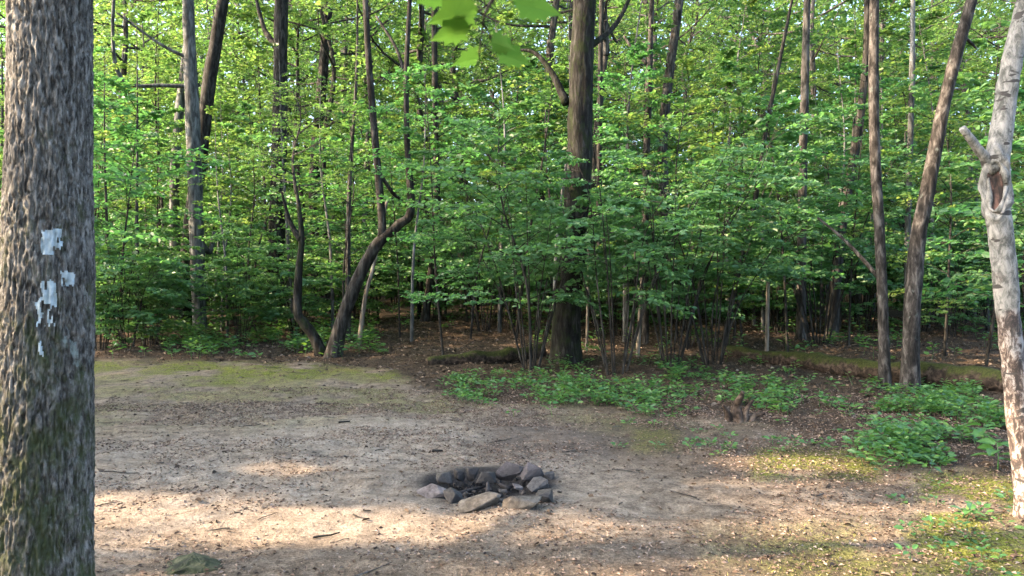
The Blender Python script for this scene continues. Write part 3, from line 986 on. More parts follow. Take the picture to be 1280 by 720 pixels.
# the leaning pair
feature_tree('leaning_tree', [(417, 444, 22), (428, 400, 18), (443, 360, 17), (468, 310, 16), (497, 282, 13), (513, 262, 11), (509, 180, 8), (508, 90, 7), (512, 0, 6)], 16.0,
             'dark crooked trunk slanting low over the ground with a second stem rising from it', M_BARK_DARK, 1, 3, cs=0.55, seed=7, amp=0.02,
             limbs=[(0.0, (472, 312, 11), (478, 285, 11), (473, 220, 10), (466, 140, 9), (460, 60, 8), (455, -40, 7)), (0.4, (470, 210, 5), (490, 240, 5), (502, 250, 4)), (0.5, (508, 100, 5), (495, 60, 4), (470, 20, 3))])
feature_tree('leaning_tree', [(401, 444, 15), (393, 422, 14), (380, 404, 14), (372, 390, 13), (373, 345, 11), (377, 300, 8), (374, 262, 6), (370, 235, 4)], 16.1,
             'twisted dark stem with an elbow, sharing its foot with the slanting trunk', M_BARK_MOSS, 0, 0, cs=0.28, seed=8, amp=0.015, limbs=[(0.2, (376, 300, 9), (366, 285, 7), (360, 270, 5), (352, 240, 3))])
feature_tree('maple_tree', [(531, 396, 12), (538, 350, 10), (546, 280, 9), (545, 180, 8), (543, 60, 8), (543, 0, 7)], 24.0,
             'thin dark kinked trunk on the litter slope above the short log', M_BARK_DARK, 2, 4, cs=0.6, seed=9)
feature_tree('maple_tree', [(1001, 412, 13), (1002, 330, 12), (1003, 230, 12), (1006, 100, 11), (1009, 0, 10)], 19.0,
             'slender straight grey trunk rising beyond the long mossy log', M_BARK, 3, 4, cs=0.7, seed=10)
feature_tree('maple_tree', [(1040, 412, 16), (1046, 340, 14), (1056, 260, 13), (1072, 170, 12), (1082, 80, 10), (1085, 0, 10)], 20.0,
             'dark slightly leaning trunk rising beyond the long mossy log', M_BARK_DARK, 4, 4, cs=0.7, seed=12)
feature_tree('maple_tree', [(1106, 468, 17), (1104, 400, 15), (1100, 300, 15), (1094, 200, 15), (1092, 100, 14), (1093, 0, 13)], 11.9,
             'narrow brown flaky trunk standing just in front of the long mossy log', M_BARK_BROWN, 0, 5, cs=0.7, seed=13, amp=0.012,
             limbs=[(0.8, (1101, 350, 6), (1075, 320, 5), (1050, 295, 4), (1022, 272, 3))])
feature_tree('oak_tree', [(1137, 476, 27), (1140, 400, 24), (1147, 300, 22), (1161, 230, 20), (1178, 140, 19), (1198, 60, 18), (1215, 0, 17)], 11.75,
             'blotchy brown trunk leaning away from the narrow flaky trunk beside it', M_BARK_BROWN, 1, 5, cs=0.9, seed=14, amp=0.02, k=24,
             limbs=[(0.3, (1200, 40, 4), (1210, 50, 4), (1220, 60, 3))])
feature_tree('birch_tree', [(1132, 420, 9), (1134, 320, 8), (1137, 200, 8), (1140, 100, 8), (1141, 0, 7)], 17.0,
             'very thin whitish trunk behind the blotchy leaning one', M_BARK_GREY, 2, 3, cs=0.5, seed=15)
feature_tree('maple_tree', [(903, 412, 8), (925, 330, 7), (944, 250, 7), (957, 165, 6), (976, 70, 5), (990, 0, 4)], 17.0,
             'very thin dark stem slanting through the shrub foliage', M_BARK_DARK, 3, 2, cs=0.45, seed=16)
feature_tree('maple_tree', [(750, 420, 7), (749, 200, 7), (752, 0, 6)], 20.0, 'thin straight dark stem close behind the stout mossy-sided trunk', M_BARK_DARK, 4, 4, cs=0.6, seed=17)
feature_tree('dead_tree', [(807, 418, 9), (806, 300, 9), (809, 160, 10), (812, 80, 8), (816, -30, 6)], 18.0,
             'thin dead trunk with a swollen knot above the leafy shrubs', M_BARK_BROWN, 0, 3, cs=0.4, seed=18, limbs=[(0.3, (809, 80, 5), (790, 60, 4), (780, 45, 3))])


def dead_stick(name, pts, d, label, mat=M_DEADWOOD, group=None, k=7):
    foot, V, F, P, R = px_trunk(pts, d, 0, flare=1.0, k=k, seed=31, amp=0.01)
    o = link(name, mk_mesh(name, V, F, mat, True), None, tuple(foot))
    tag(o, label, 'dead stem', group)


dead_stick('dead_sapling', [(958, 440, 6), (959, 400, 5.5), (960, 352, 5)], 15.0, 'pale bleached upright stick with a snapped top at the thin end of the mossy log')
dead_stick('dead_sapling', [(449, 412, 7), (457, 370, 6), (468, 328, 5), (484, 250, 4)], 18.0, 'pale dead stem leaning behind the slanting dark trunk')
dead_stick('dead_sapling', [(797, 432, 6), (801, 380, 6), (804, 320, 5)], 16.0, 'pale bare stem standing among the shrub stems')
dead_stick('dead_sapling', [(733, 425, 4), (735, 370, 4), (736, 300, 4)], 17.0, 'pale bare stem close beside the stout mossy-sided trunk')

# ------------------------------------------------------------------ fallen logs, stump, rocks
def fallen_log(name, a, b, ra, rb, label, mat, seed, sag=0.0):
    a, b = np.array(a, float), np.array(b, float)
    n = 28
    t = np.linspace(0, 1, n)
    P = a + np.outer(t, b - a)
    P[:, 2] = gz(P[:, 0], P[:, 1]) * 0.5 + 0.5 * P[:, 2] + np.interp(t, [0, 1], [ra, rb]) * 0.62
    P[:, 1] += 0.12 * np.sin(t * 5 + seed)
    R = np.interp(t, [0, 1], [ra, rb]) * (1 + 0.12 * np.sin(t * 17 + seed))
    R[0] *= 0.7
    c = P[n // 2].copy()
    V, F = tube(P - c, R, 20, rough_disp(seed, 0.05, 5, 1))
    o = link(name, mk_mesh(name, V, F, mat, True), None, tuple(c))
    tag(o, label, 'log')
    return o


M_LOG = bark_mat('mossy_rotten_log', (0.010, 0.008, 0.006), (0.032, 0.023, 0.017), (0.075, 0.055, 0.04), stretch=1, scale=14, top_moss=(0.030, 0.036, 0.009))
M_LOG2 = bark_mat('brown_rotten_log', (0.018, 0.013, 0.010), (0.055, 0.04, 0.03), (0.13, 0.10, 0.078), stretch=1, scale=8)
fallen_log('fallen_log', gp(905, 447), gp(1265, 492), 0.13, 0.22, 'long moss-covered log lying behind the two brown trunks', M_LOG, 51)
fallen_log('fallen_log', gp(532, 458), gp(676, 446), 0.10, 0.17, 'short dark log resting at the foot of the stout mossy-sided trunk', M_LOG, 52)
fallen_log('fallen_log', gp(262, 408), gp(432, 405), 0.16, 0.13, 'reddish brown rotten log behind the twisted stems', M_LOG2, 53)


def blob(seed, sx, sy, sz, planes=16, rough=0.05, sub=3, cut=0.45):
    """angular rock: hull of a few random points, finely chipped"""
    import bmesh
    rng = np.random.default_rng(seed)
    bm = bmesh.new()
    for _ in range(planes):
        p = rng.normal(0, 1, 3)
        p = np.sign(p) * np.abs(p / np.abs(p).max()) ** 0.75 * (0.75 + 0.25 * rng.random())
        bm.verts.new(p)
    r = bmesh.ops.convex_hull(bm, input=bm.verts)
    bmesh.ops.delete(bm, geom=[v for v in bm.verts if not v.link_faces], context='VERTS')
    bmesh.ops.bevel(bm, geom=bm.edges[:], offset=0.07, segments=1, affect='EDGES', clamp_overlap=True)
    bmesh.ops.triangulate(bm, faces=bm.faces[:])
    for _ in range(2 if sub > 2 else 1):
        bmesh.ops.subdivide_edges(bm, edges=bm.edges[:], cuts=1, use_grid_fill=True)
        bmesh.ops.triangulate(bm, faces=bm.faces[:])
    bm.verts.index_update()
    V = np.array([v.co[:] for v in bm.verts])
    F = np.array([[v.index for v in f.verts] for f in bm.faces])
    bm.free()
    V = V + V * (fbm(V[:, 0] * 3.1 + seed, V[:, 1] * 3.1, V[:, 2] * 3.1, seed, 4)[:, None] - 0.5) * rough * 2.4
    V = V - (V.max(0) + V.min(0)) / 2
    V = V / (V.max(0) - V.min(0)) * np.array([sx, sy, sz])
    return V, F


SM = {'tan': stone_mat('tan_stone', (0.04125, 0.0345, 0.027), (0.09, 0.078, 0.06225), (0.165, 0.15, 0.1275), soot=0.4),
      'pink': stone_mat('pinkish_stone', (0.06, 0.04875, 0.045), (0.1275, 0.1087, 0.1013), (0.21, 0.1837, 0.1725), soot=0.35),
      'lav': stone_mat('lavender_grey_stone', (0.0459, 0.0408, 0.0432), (0.0918, 0.0816, 0.08544), (0.1458, 0.1316, 0.132), soot=0.75),
      'blue': stone_mat('blue_grey_stone', (0.027, 0.02652, 0.02688), (0.054, 0.05304, 0.05376), (0.0972, 0.09384, 0.09216), soot=0.4),
      'dark': stone_mat('sooty_stone', (0.0162, 0.01479, 0.0144), (0.0405, 0.0357, 0.0336), (0.081, 0.0714, 0.06483), soot=0.85),
      'grey': stone_mat('grey_stone', (0.027, 0.02499, 0.02256), (0.0594, 0.05457, 0.04944), (0.108, 0.0984, 0.08877), soot=0.75),
      'pale': stone_mat('whitish_stone', (0.105, 0.0975, 0.08625), (0.18, 0.1688, 0.1537), (0.255, 0.2438, 0.225)),
      'moss': stone_mat('mossy_stone', (0.009, 0.012, 0.00675), (0.0195, 0.027, 0.0105), (0.05625, 0.06, 0.03375))}
G_RING = 'stones of the fire ring'


def stone(px, pyb, wpx, h, dep, mat, seed, label, rz=0.0, tilt=(0, 0), sink=0.12, group=G_RING, name='fire_ring_stone', cut=0.45, rough=0.05, wall=0.0):
    b = gp(px, pyb)
    d = b[1]
    w = wpx / FPX * d
    if group:
        h, dep, w = h * 0.82, dep * 0.9, w * 1.1
    V, F = blob(seed, w, dep, h, cut=cut, rough=rough)
    o = link(name, mk_mesh(name, V, [F], SM[mat], False), None, (b[0], d + dep * 0.42, float(gz(b[0], d + dep * .42)) + h * (0.5 - sink) - 0.012 + wall), (tilt[0], tilt[1], rz))
    tag(o, label, 'stone', group)
    return o


stone(598, 638, 52, 0.135, 0.22, 'tan', 1, 'broad tan wedge-shaped stone at the front of the fire ring', 0.25, (0.12, -0.18), cut=0.38)
stone(652, 638, 44, 0.145, 0.21, 'tan', 22, 'blocky brown-tan stone at the front of the fire ring beside the wedge-shaped one', -0.15, (0.05, 0.08), cut=0.38)
stone(541, 621, 38, 0.12, 0.20, 'pink', 3, 'pinkish grey stone at the outer end of the fire ring', 0.4, (0.1, 0.2))
stone(566, 627, 18, 0.13, 0.14, 'grey', 4, 'upright grey slab between the pinkish stone and the tan wedge', 0.9, (0.2, 0.35))
stone(555, 604, 20, 0.12, 0.16, 'grey', 5, 'small sooty grey stone behind the pinkish stone', 0.2, (0.2, 0.0))
stone(573, 600, 13, 0.12, 0.12, 'dark', 6, 'small charred pointed stone at the back of the fire ring', 0.8, (0.1, 0.1))
stone(590, 599, 15, 0.14, 0.12, 'dark', 7, 'charred upright stone at the back of the fire ring', 0.1, (-0.1, 0.05))
stone(608, 602, 22, 0.12, 0.15, 'grey', 8, 'squat grey block with a sooty face at the back of the fire ring', 0.0, (0, 0.05))
stone(637, 598, 32, 0.19, 0.12, 'lav', 9, 'flat dull grey slab leaning outward at the back of the fire ring', -0.1, (-0.35, 0.06), cut=0.38)
stone(667, 600, 34, 0.19, 0.20, 'lav', 10, 'large angular dull grey stone beside the leaning slab', 0.3, (-0.1, 0.1))
stone(672, 612, 26, 0.13, 0.18, 'blue', 12, 'cool grey stone in front of the large angular one', 0.5, (0.1, 0.12))
stone(681, 629, 21, 0.12, 0.17, 'grey', 13, 'dark grey stone wedged outside the blocky brown-tan one', -0.3, (0.1, -0.2))
stone(686, 600, 13, 0.10, 0.10, 'blue', 14, 'small cool grey stone at the outer side of the large angular one', 0.2)
stone(646, 612, 12, 0.06, 0.10, 'pink', 15, 'small pinkish stone just inside the fire ring', 0.5, (0.1, 0.3))
stone(626, 630, 11, 0.055, 0.08, 'grey', 16, 'small grey stone lodged between the two tan front stones', 0.2)
stone(629, 614, 10, 0.03, 0.07, 'grey', 17, 'flat grey chip lying in the ashes of the fire ring', 0.2, group=G_RING)
stone(230, 722, 98, 0.10, 0.30, 'moss', 18, 'dark mossy half-buried rock beside the thick blazed trunk', 0.05, (0.05, 0), sink=0.30, group=None, name='rock', cut=0.5, rough=0.28)


def stump():
    b = gp(921, 527)
    d = b[1]
    rng = np.random.default_rng(3)
    e = root('rotten_stump', b, 'splintered dark brown rotten stump at the edge of the litter', 'stump')
    for (ox, hgt, lean, r) in ((0, 0.36, 0.05, 0.07), (0.07, 0.26, 0.12, 0.045), (-0.08, 0.2, -0.1, 0.05), (0.02, 0.16, 0.0, 0.06), (0.13, 0.10, 0.2, 0.04)):
        g = Geo()
        P = catmull([[ox, 0, -0.1], [ox + lean * .3, rng.normal(0, .02), hgt * .5], [ox + lean, rng.normal(0, .03), hgt]], 7)
        g.add(*tube(P, np.linspace(r * 1.25, r * .35, len(P)), 9, rough_disp(int(rng.integers(99)), 0.035, 14, .4)))
        link('splinter', g.mesh('splinter', M_LOG2, True), e)


stump()

# ------------------------------------------------------------------ shrubs and saplings one can tell apart
def shrub_at(px, py, d, variant, s, label, rz=0.0, kind='SHRUB', group=None):
    x = (px - 640) / FPX * d
    loc = (x, d, float(gz(x, d)) - 0.02)
    if kind == 'SHRUB':
        return place_pair('shrub', SHRUB[variant], loc, rz, s, label, 'shrub', group, ('stem', 'foliage'))
    return place_pair('sapling', UNDER[variant], loc, rz, s, label, 'sapling', group)


G_SH = 'shrubs round the stout mossy-sided trunk'
shrub_at(664, 440, 14.3, 2, 0.95, 'arching leafy shrub with fanned stems at the foot of the stout mossy-sided trunk', 0.4)
for i, (px, d, v, s, lb) in enumerate(((770, 13.4, 2, 1.0, 'many-stemmed leafy shrub around the pale bare stem'), (838, 13.8, 3, 0.9, 'tallest many-stemmed leafy shrub, over the seedlings past the stout mossy-sided trunk'),
                                        (606, 21.5, 2, 1.0, 'leafy shrub far up the litter slope behind the short dark log'), (890, 14.6, 2, 1.0, 'leafy shrub at the foot of the very thin slanting dark stem'))):
    shrub_at(px, 0, d, v, s, lb, 1.3 * i, group=G_SH)
G_SP = 'leafy saplings along the edge of the clearing'
EDGE_LABELS = ['layered leafy sapling just past the thick blazed trunk', 'layered leafy sapling just behind the pale grey and dark leaning trunks', 'tall leafy sapling behind the low dark bushes',
               'leafy sapling between the pale grey trunk and the straight dark trunk', 'leafy sapling behind the fork of the twisted stems', 'leafy sapling up the litter slope behind the short dark log',
               'leafy sapling up the litter slope between the short log and the stout trunk', 'tall leafy sapling behind the pale bare stem', 'leafy sapling behind the tallest many-stemmed shrub',
               'leafy sapling behind the very thin slanting dark stem', 'leafy sapling behind the bleached upright stick', 'tall leafy sapling behind the narrow brown flaky trunk',
               'leafy sapling behind the thick end of the long mossy log', 'leafy sapling between the long mossy log and the pale mottled trunk', 'short leafy sapling right behind the pale mottled trunk',
               'tall leafy sapling behind the top of the slanting dark trunk', 'leafy sapling spreading before the upright part of the slanting trunk', 'leafy sapling before the straight upright dark trunk', 'leafy sapling whose sprays veil the stout mossy-sided trunk']
for i, (px, d, v, s) in enumerate(((150, 17.5, 2, 0.95), (188, 24.5, 4, 1.0), (120, 21, 5, 1.0), (304, 23.5, 1, 1.0), (430, 19.0, 3, 0.9), (585, 24.0, 2, 1.1), (640, 23.0, 4, 1.1), (790, 16.8, 5, 0.85),
                                    (860, 17.0, 3, 0.95), (930, 17.5, 4, 0.9), (985, 16.5, 2, 0.95), (1060, 17.5, 5, 0.8), (1180, 15.5, 3, 0.9), (1230, 14.2, 4, 0.9), (1275, 12.0, 2, 0.8), (500, 20, 5, 0.8), (556, 15.0, 5, 0.75),  (322, 20.5, 4, 0.85), (664, 13.7, 1, 0.95))):
    shrub_at(px, 0, d, v, s, EDGE_LABELS[i], 0.9 * i, kind='UNDER', group=G_SP)
for i, (px, d, v, s) in enumerate(((125, 16.4, 0, 0.8), (160, 16.8, 1, 0.8), (188, 17.4, 0, 0.8), (204, 23.5, 1, 0.9), (140, 19.0, 1, 0.9))):
    shrub_at(px, 0, d, v, s, ['low leafy bush hard against the edge of the thick blazed trunk', 'low broad-leaved bush second from the thick blazed trunk', 'low small-leaved bush on the clearing side of the pale grey trunk', 'low broad-leaved bush tucked beside the pale grey lichen-spotted trunk', 'low bush behind the others by the thick blazed trunk'][i], 0.9 * i, group='low bushes behind the thick blazed trunk')

# ------------------------------------------------------------------ the wood behind
taken = [(-8.9, 22), (-9.8, 24), (-7.5, 24.5), (-3.6, 16), (1.1, 15), (6.2, 13), (6.6, 12.8), (-2.4, 24)]


def scatter(n, y0, y1, margin, mind, rng, side=0.72):
    out = []
    tries = 0
    while len(out) < n and tries < n * 80:
        tries += 1
        y = math.sqrt(y0 * y0 + (y1 * y1 - y0 * y0) * rng.random())
        x = (rng.random() * 2 - 1) * (y * side + margin)
        if any((x - a) ** 2 + (y - b) ** 2 < mind * mind for a, b in out + taken):
            continue
        out.append((x, y))
    return out


def far_trunk(seed, r, h, mat, bend):
    rng = np.random.default_rng(seed)
    P = catmull([[0, 0, -.3], [0, 0, 0], [rng.normal(0, bend), rng.normal(0, bend), h * .5], [rng.normal(0, bend * 1.6), rng.normal(0, bend * 1.6), h]], 8)
    s = np.linspace(0, 1, len(P))
    V, F = tube(P, r * (1 - 0.35 * s) * (1 + 0.4 * np.exp(-s * 18)), 10, rough_disp(seed, 0.025))
    return mk_mesh('far_trunk', V, F, mat, True), P[-1]


FAR = [far_trunk(500 + i, 0.13 + 0.025 * (i % 4), 7.5 + 0.7 * (i % 4), [M_BARK_DARK, M_BARK, M_BARK_GREY, M_BARK, M_BARK_DARK, M_BARK_BROWN][i], 0.25) for i in range(6)]
rng = np.random.default_rng(17)
LANDMARKS = [(-0.585, 'the thick blazed trunk'), (-0.405, 'the pale grey lichen-spotted trunk'), (-0.305, 'the straight upright dark trunk'), (-0.235, 'the twisted stem with an elbow'), (-0.165, 'the slanting dark trunk'),
             (-0.10, 'the thin dark kinked trunk'), (-0.03, 'the short dark log'), (0.085, 'the stout mossy-sided trunk'), (0.17, 'the thin knotted dead trunk'), (0.29, 'the very thin slanting dark stem'),
             (0.375, 'the slender straight grey trunk'), (0.425, 'the dark slightly leaning trunk'), (0.478, 'the narrow brown flaky trunk'), (0.54, 'the blotchy leaning trunk'), (0.63, 'the pale mottled trunk')]


def behind(x, y):
    lm = min(LANDMARKS, key=lambda q: abs(q[0] - x / y))
    return ('a short way behind ' if y < 25 else 'well behind ' if y < 33 else 'far behind ' if y < 43 else 'farthest behind ') + lm[1]


BARKW = ['slim dark bark', 'grey-brown bark', 'pale grey bark', 'thick grey-brown bark', 'short dark trunk', 'flaky brown bark']


def canopy_tree(x, y, s, label, group, trunk_i, can_i, rz, name='forest_tree', cull=False, seed=0):
    e = root(name, (x, y, float(gz(x, y))), label, 'tree', group, rz, s)
    me, top = FAR[trunk_i]
    link('trunk', me, e)
    if cull:
        off = np.array([x, y, float(gz(x, y))]) + s * np.array([top[0] * math.cos(rz) - top[1] * math.sin(rz), top[0] * math.sin(rz) + top[1] * math.cos(rz), top[2]])
        c, sn = math.cos(rz), math.sin(rz)

        def cf(P):
            Q = np.stack([P[:, 0] * c - P[:, 1] * sn, P[:, 0] * sn + P[:, 1] * c, P[:, 2]], -1) * s + off
            return sunlit(Q)
        g, w = canopy_geo(seed, height=9.5, width=5.0, nl=22, size=0.21, nlf=10, cull=cf)
        b_, c_ = w.mesh('bough', M_BARK), finish_leaves(g, 'crown', M_CANOPY, LEAF4, cf)
    else:
        b_, c_ = CANOPY[can_i]
    link('bough', b_, e, tuple(top))
    link('crown', c_, e, tuple(top))


pts = scatter(78, 22, 62, 4, 2.5, rng)
for i, (x, y) in enumerate(pts):
    canopy_tree(x, y, 0.85 + 0.4 * rng.random(), 'tall forest tree with %s %s' % (BARKW[i % 6], behind(x, y)), 'tall trees deep in the wood, ' + BARKW[i % 6], i % 6, int(rng.integers(5)), rng.random() * 6.28)
pts = scatter(88, 24, 60, 3, 1.9, rng)
for i, (x, y) in enumerate(pts):
    place_pair('young_tree', TALL[int(rng.integers(5))], (x, y, float(gz(x, y)) - .02), rng.random() * 6.28, 0.8 + 0.45 * rng.random(), 'slim young tree with a tall leafy crown %s' % behind(x, y), 'tree', 'slim young trees deep in the wood')
pts = [q for q in scatter(150, 17.5, 44, 3, 1.2, rng) if not (-4.2 < q[0] < 0.6 and q[1] < 22)]
for i, (x, y) in enumerate(pts):
    place_pair('shrub', SHRUB[int(rng.integers(4)) if i % 3 == 0 else i % 2], (x, y, float(gz(x, y)) - .02), rng.random() * 6.28, 0.7 + 0.5 * rng.random(), 'leafy forest-floor shrub %s' % behind(x, y), 'shrub', 'shrubs deep in the wood', ('stem', 'foliage'))
pts = scatter(88, 20, 52, 2, 1.6, rng)
for i, (x, y) in enumerate(pts):
    s = 0.85 + 0.5 * rng.random()
    v = int(rng.integers(6))
    place_pair('sapling', UNDER[v], (x, y, float(gz(x, y)) - .02), rng.random() * 6.28, s, 'layered leafy understory sapling %s' % behind(x, y), 'sapling', 'understory saplings deep in the wood')
pts = scatter(215, 18.0, 46, 2, 0.9, rng)
for i, (x, y) in enumerate(pts):
    v = int(rng.integers(4))
    place_pair('sapling', POLE[v], (x, y, float(gz(x, y)) - .02), rng.random() * 6.28, 0.7 + 0.5 * rng.random(), 'thin bare-stemmed pole sapling %s' % behind(x, y), 'sapling', 'thin pole saplings deep in the wood')

# unseen trees added sunward to shade the clearing, crowns cut for sun flecks
sx = [(-13, 4.2), (-12, 8.2), (-11.5, 12.5), (-16, 7.3), (-15.5, 10.3), (-16.5, 15.0), (-20, 4.3), (-19.5, 8.3), (-20.5, 12.6), (-24, 7.0), (-24.5, 10.2), (-23.5, 15.5), (-28, 4.2), (-28.5, 7.6),
      (-28, 12.8), (-32.5, 4.4), (-33, 10.4), (-12.5, 18.0), (-18.5, 18.8), (-17, 1.2), (-25, 1.0), (-36, 7.8)]
for i, (x, y) in enumerate(sx):
    y = y + 0.141 * (x + 2)
    canopy_tree(x, y, 0.9 + 0.25 * ((i * 7) % 5) / 5, 'tall unseen tree added to shade the clearing, its crown cut for sun flecks', 'unseen trees added to shade the clearing', i % 6, 0, i * 1.1, cull=True, seed=900 + i)


# the wood goes on round the near side, unseen, added to cut sky light
rb = np.random.default_rng(23)
for i in range(16):
    a = math.radians(-140 + 130 * (i + 0.5 * rb.random()) / 16)
    q = 15 + 8 * rb.random() + (6 if i % 2 else 0)
    x, y = 2 + q * math.cos(a), 2 + q * math.sin(a)
    canopy_tree(x, y, 0.85 + 0.3 * rb.random(), 'tall unseen tree with %s added on the near side of the clearing to cut sky light' % BARKW[i % 6], 'unseen trees added on the near side to cut sky light, ' + BARKW[i % 6], i % 6, i % 5, rb.random() * 6.28)
    x, y = 2 + (q + 3) * math.cos(a + .1), 2 + (q + 3) * math.sin(a + .1)
    place_pair('young_tree', TALL[i % 5], (x, y, float(gz(x, y)) - .02), rb.random() * 6.28, 0.85, 'slim leafy unseen young tree added on the near side of the clearing to cut sky light', 'tree', 'unseen young trees added on the near side to cut sky light')

# far mass of the wood
def far_woods():
    r = np.random.default_rng(8)
    n = 300000
    y = 54 + 32 * r.random(n)
    x = (r.random(n) * 2 - 1) * (y * 0.85)
    z = 34 * r.random(n) ** 1.15
    keep = fbm(x * 0.35, y * 0.35, z * 0.45, 91, 3) > 0.40 + 0.06 * (z / 30)
    P = np.stack([x, y, z + gz(x, y)], -1)[keep]
    k = len(P)
    V, F = leaves(P, r.normal(0, 1, (k, 3)), r.normal(0, .5, (k, 3)) + [0, 0, .8], 0.42 + 0.3 * r.random(k), LEAF4)
    g = Geo()
    g.add(V, F)
    o = link('far_woods', g.mesh('far_woods', M_CANOPY))
    tag(o, 'distant mass of sunlit green woodland leaves', kind='stuff')


far_woods()

# ------------------------------------------------------------------ undergrowth
def undergrowth(name, n, box, label, hmin=.08, hmax=.32, lsize=.085, seed=1, dens=0.42, world=None):
    r = np.random.default_rng(seed)
    LP, LD, LN, LS = [], [], [], []
    g = Geo()
    m0 = n * 7
    if world:
        X, Y = world[0] + (world[1] - world[0]) * r.random(m0), world[2] + (world[3] - world[2]) * r.random(m0)
        ok = (np.abs(X) < Y * .75 + 1) & ~((X > -4.0) & (X < 0.4) & (Y < 22))
    else:
        u = box[0] + (box[1] - box[0]) * r.random(m0)
        v = box[2] + (box[3] - box[2]) * r.random(m0)
        Y = 1.6 * FPX / (v - 360)
        for _ in range(12):
            Y = 0.5 * Y + 0.5 * (CAMZ - gz((u - 640) / FPX * Y, Y)) * FPX / (v - 360)
        X = (u - 640) / FPX * Y + r.normal(0, .12, m0)
        Y = Y + r.normal(0, .2, m0)
        ok = np.ones(m0, bool)
    ok &= (fbm(X * 1.1, Y * 1.1, 2.0, 55, 2) >= dens) & (np.hypot(X - PIT[0], Y - PIT[1]) > 1.2)
    X, Y = X[ok][:n], Y[ok][:n]
    for x, y, z in zip(X, Y, gz(X, Y) + relief(X, Y)):
        h = hmin + (hmax - hmin) * r.random()
        foot = np.array([x, y, z - .02])
        tip = foot + [r.normal(0, .05), r.normal(0, .05), h]
        g.add(*tube(np.array([foot, (foot + tip) / 2 + r.normal(0, .01, 3), tip]), [.004, .003, .0015], 3))
        m = int(r.integers(6, 12))
        f = 0.35 + 0.65 * (np.arange(m) + 1) / m
        az = np.arange(m) * 2.4 + r.random() * 6
        base = foot + f[:, None] * (tip - foot)
        dirv = np.stack([np.cos(az), np.sin(az), 0.25 + r.normal(0, .15, m)], -1)
        stalk = (0.02 + 0.05 * (1 - f))[:, None]
        LP.append(base + dirv * stalk)
        LD.append(dirv)
        LN.append(np.array([0, 0, 1.0]) + r.normal(0, .3, (m, 3)))
        LS.append(lsize * (0.6 + .8 * r.random(m)) * (1.1 - .35 * f))
    V, F = leaves(np.concatenate(LP), np.concatenate(LD), np.concatenate(LN), np.concatenate(LS), LEAF6)
    me = mk_mesh(name, V, F, M_GROUNDLEAF)
    o = link(name, me)
    tag(o, label, kind='stuff')
    link('stalks', g.mesh('stalks', M_GROUNDLEAF), o)['kind'] = 'stuff'


undergrowth('undergrowth', 300, (690, 985, 456, 518), 'low green seedlings along the clearing edge past the stout mossy-sided trunk', seed=1, hmax=.24, lsize=.085, dens=.49)
undergrowth('undergrowth', 130, (560, 720, 468, 512), 'low green seedlings in front of the short dark log', seed=11, hmax=.17, lsize=.08, dens=.48)
undergrowth('undergrowth', 300, (1098, 1275, 490, 586), 'bright green leafy seedlings beside the pale mottled trunk', seed=2, hmax=.22, lsize=.085, dens=.46)
undergrowth('undergrowth', 260, (205, 480, 408, 444), 'feathery green plants below the pale grey lichen-spotted trunk', seed=3, hmax=.45, lsize=.13, dens=.38)
undergrowth('undergrowth', 900, None, 'sparse green plants over the forest floor in the wood', seed=4, hmin=.1, hmax=.5, lsize=.13, world=(-26, 26, 14.5, 34), dens=.40)
undergrowth('undergrowth', 90, (960, 1240, 476, 520), 'scattered seedlings in the litter before the long mossy log', seed=5, hmax=.22, lsize=.09, dens=.48)
undergrowth('undergrowth', 26, (1150, 1280, 615, 719), 'tiny seedlings in the mossy dirt by the foot of the pale mottled trunk', seed=6, hmin=.04, hmax=.10, lsize=.055, dens=.40)
undergrowth('undergrowth', 40, (800, 1150, 515, 570), 'tiny seedlings along the bare dirt edge near the rotten stump', seed=7, hmin=.03, hmax=.10, lsize=.06, dens=.40)


def broad_plant(px, py, h, n, size, label, seed):
    r = np.random.default_rng(seed)
    b = gp(px, py)
    e = root('broadleaf_plant', b, label, 'plant')
    tip = np.array([r.normal(0, .03), r.normal(0, .03), h])
    g = Geo()
    g.add(*tube(np.array([[0, 0, -.03], tip * .5 + [.01, 0, 0], tip]), [.006, .005, .003], 6))
    link('stem', g.mesh('plant_stem', M_GROUNDLEAF, True), e)
    out = np.array([[0, 0], [.12, .2], [.35, .30], [.65, .24], [.88, .1], [1, 0]], float)
    ol = np.vstack([out, [[a, -c] for a, c in out[-2:0:-1]]])
    for i in range(n):
        f = 0.35 + 0.65 * (i + 1) / n
        az = i * 2.4 + r.random()
        dr = unit([math.cos(az), math.sin(az), 0.15 + r.normal(0, .15)])
        nr = unit(np.array([0, 0, 1.0]) + r.normal(0, .25, 3))
        bv = unit(np.cross(nr, dr))
        nr = np.cross(dr, bv)
        s = size * (.75 + .5 * r.random())
        p = tip * f + dr * .02
        V = p + s * (ol[:, :1] * dr + ol[:, 1:] * bv + (np.abs(ol[:, 1:]) * .35 - ol[:, :1] ** 2 * .22) * nr)
        k = len(V)
        V = np.vstack([V, p + s * .5 * dr - nr * s * .03])
        gg = Geo()
        gg.add(V, [np.array([[q, (q + 1) % k, k] for q in range(k)])])
        link('leaf', gg.mesh('leaf', M_GROUNDLEAF), e)


broad_plant(1247, 590, 0.26, 9, 0.17, 'bright broad-leaved plant against the pale mottled trunk', 1)
broad_plant(1228, 560, 0.24, 8, 0.15, 'broad-leaved plant just behind the brightest one by the pale mottled trunk', 2)
broad_plant(1196, 648, 0.08, 5, 0.10, 'tiny broad-leaved seedling alone on the dirt near the pale mottled trunk', 3)


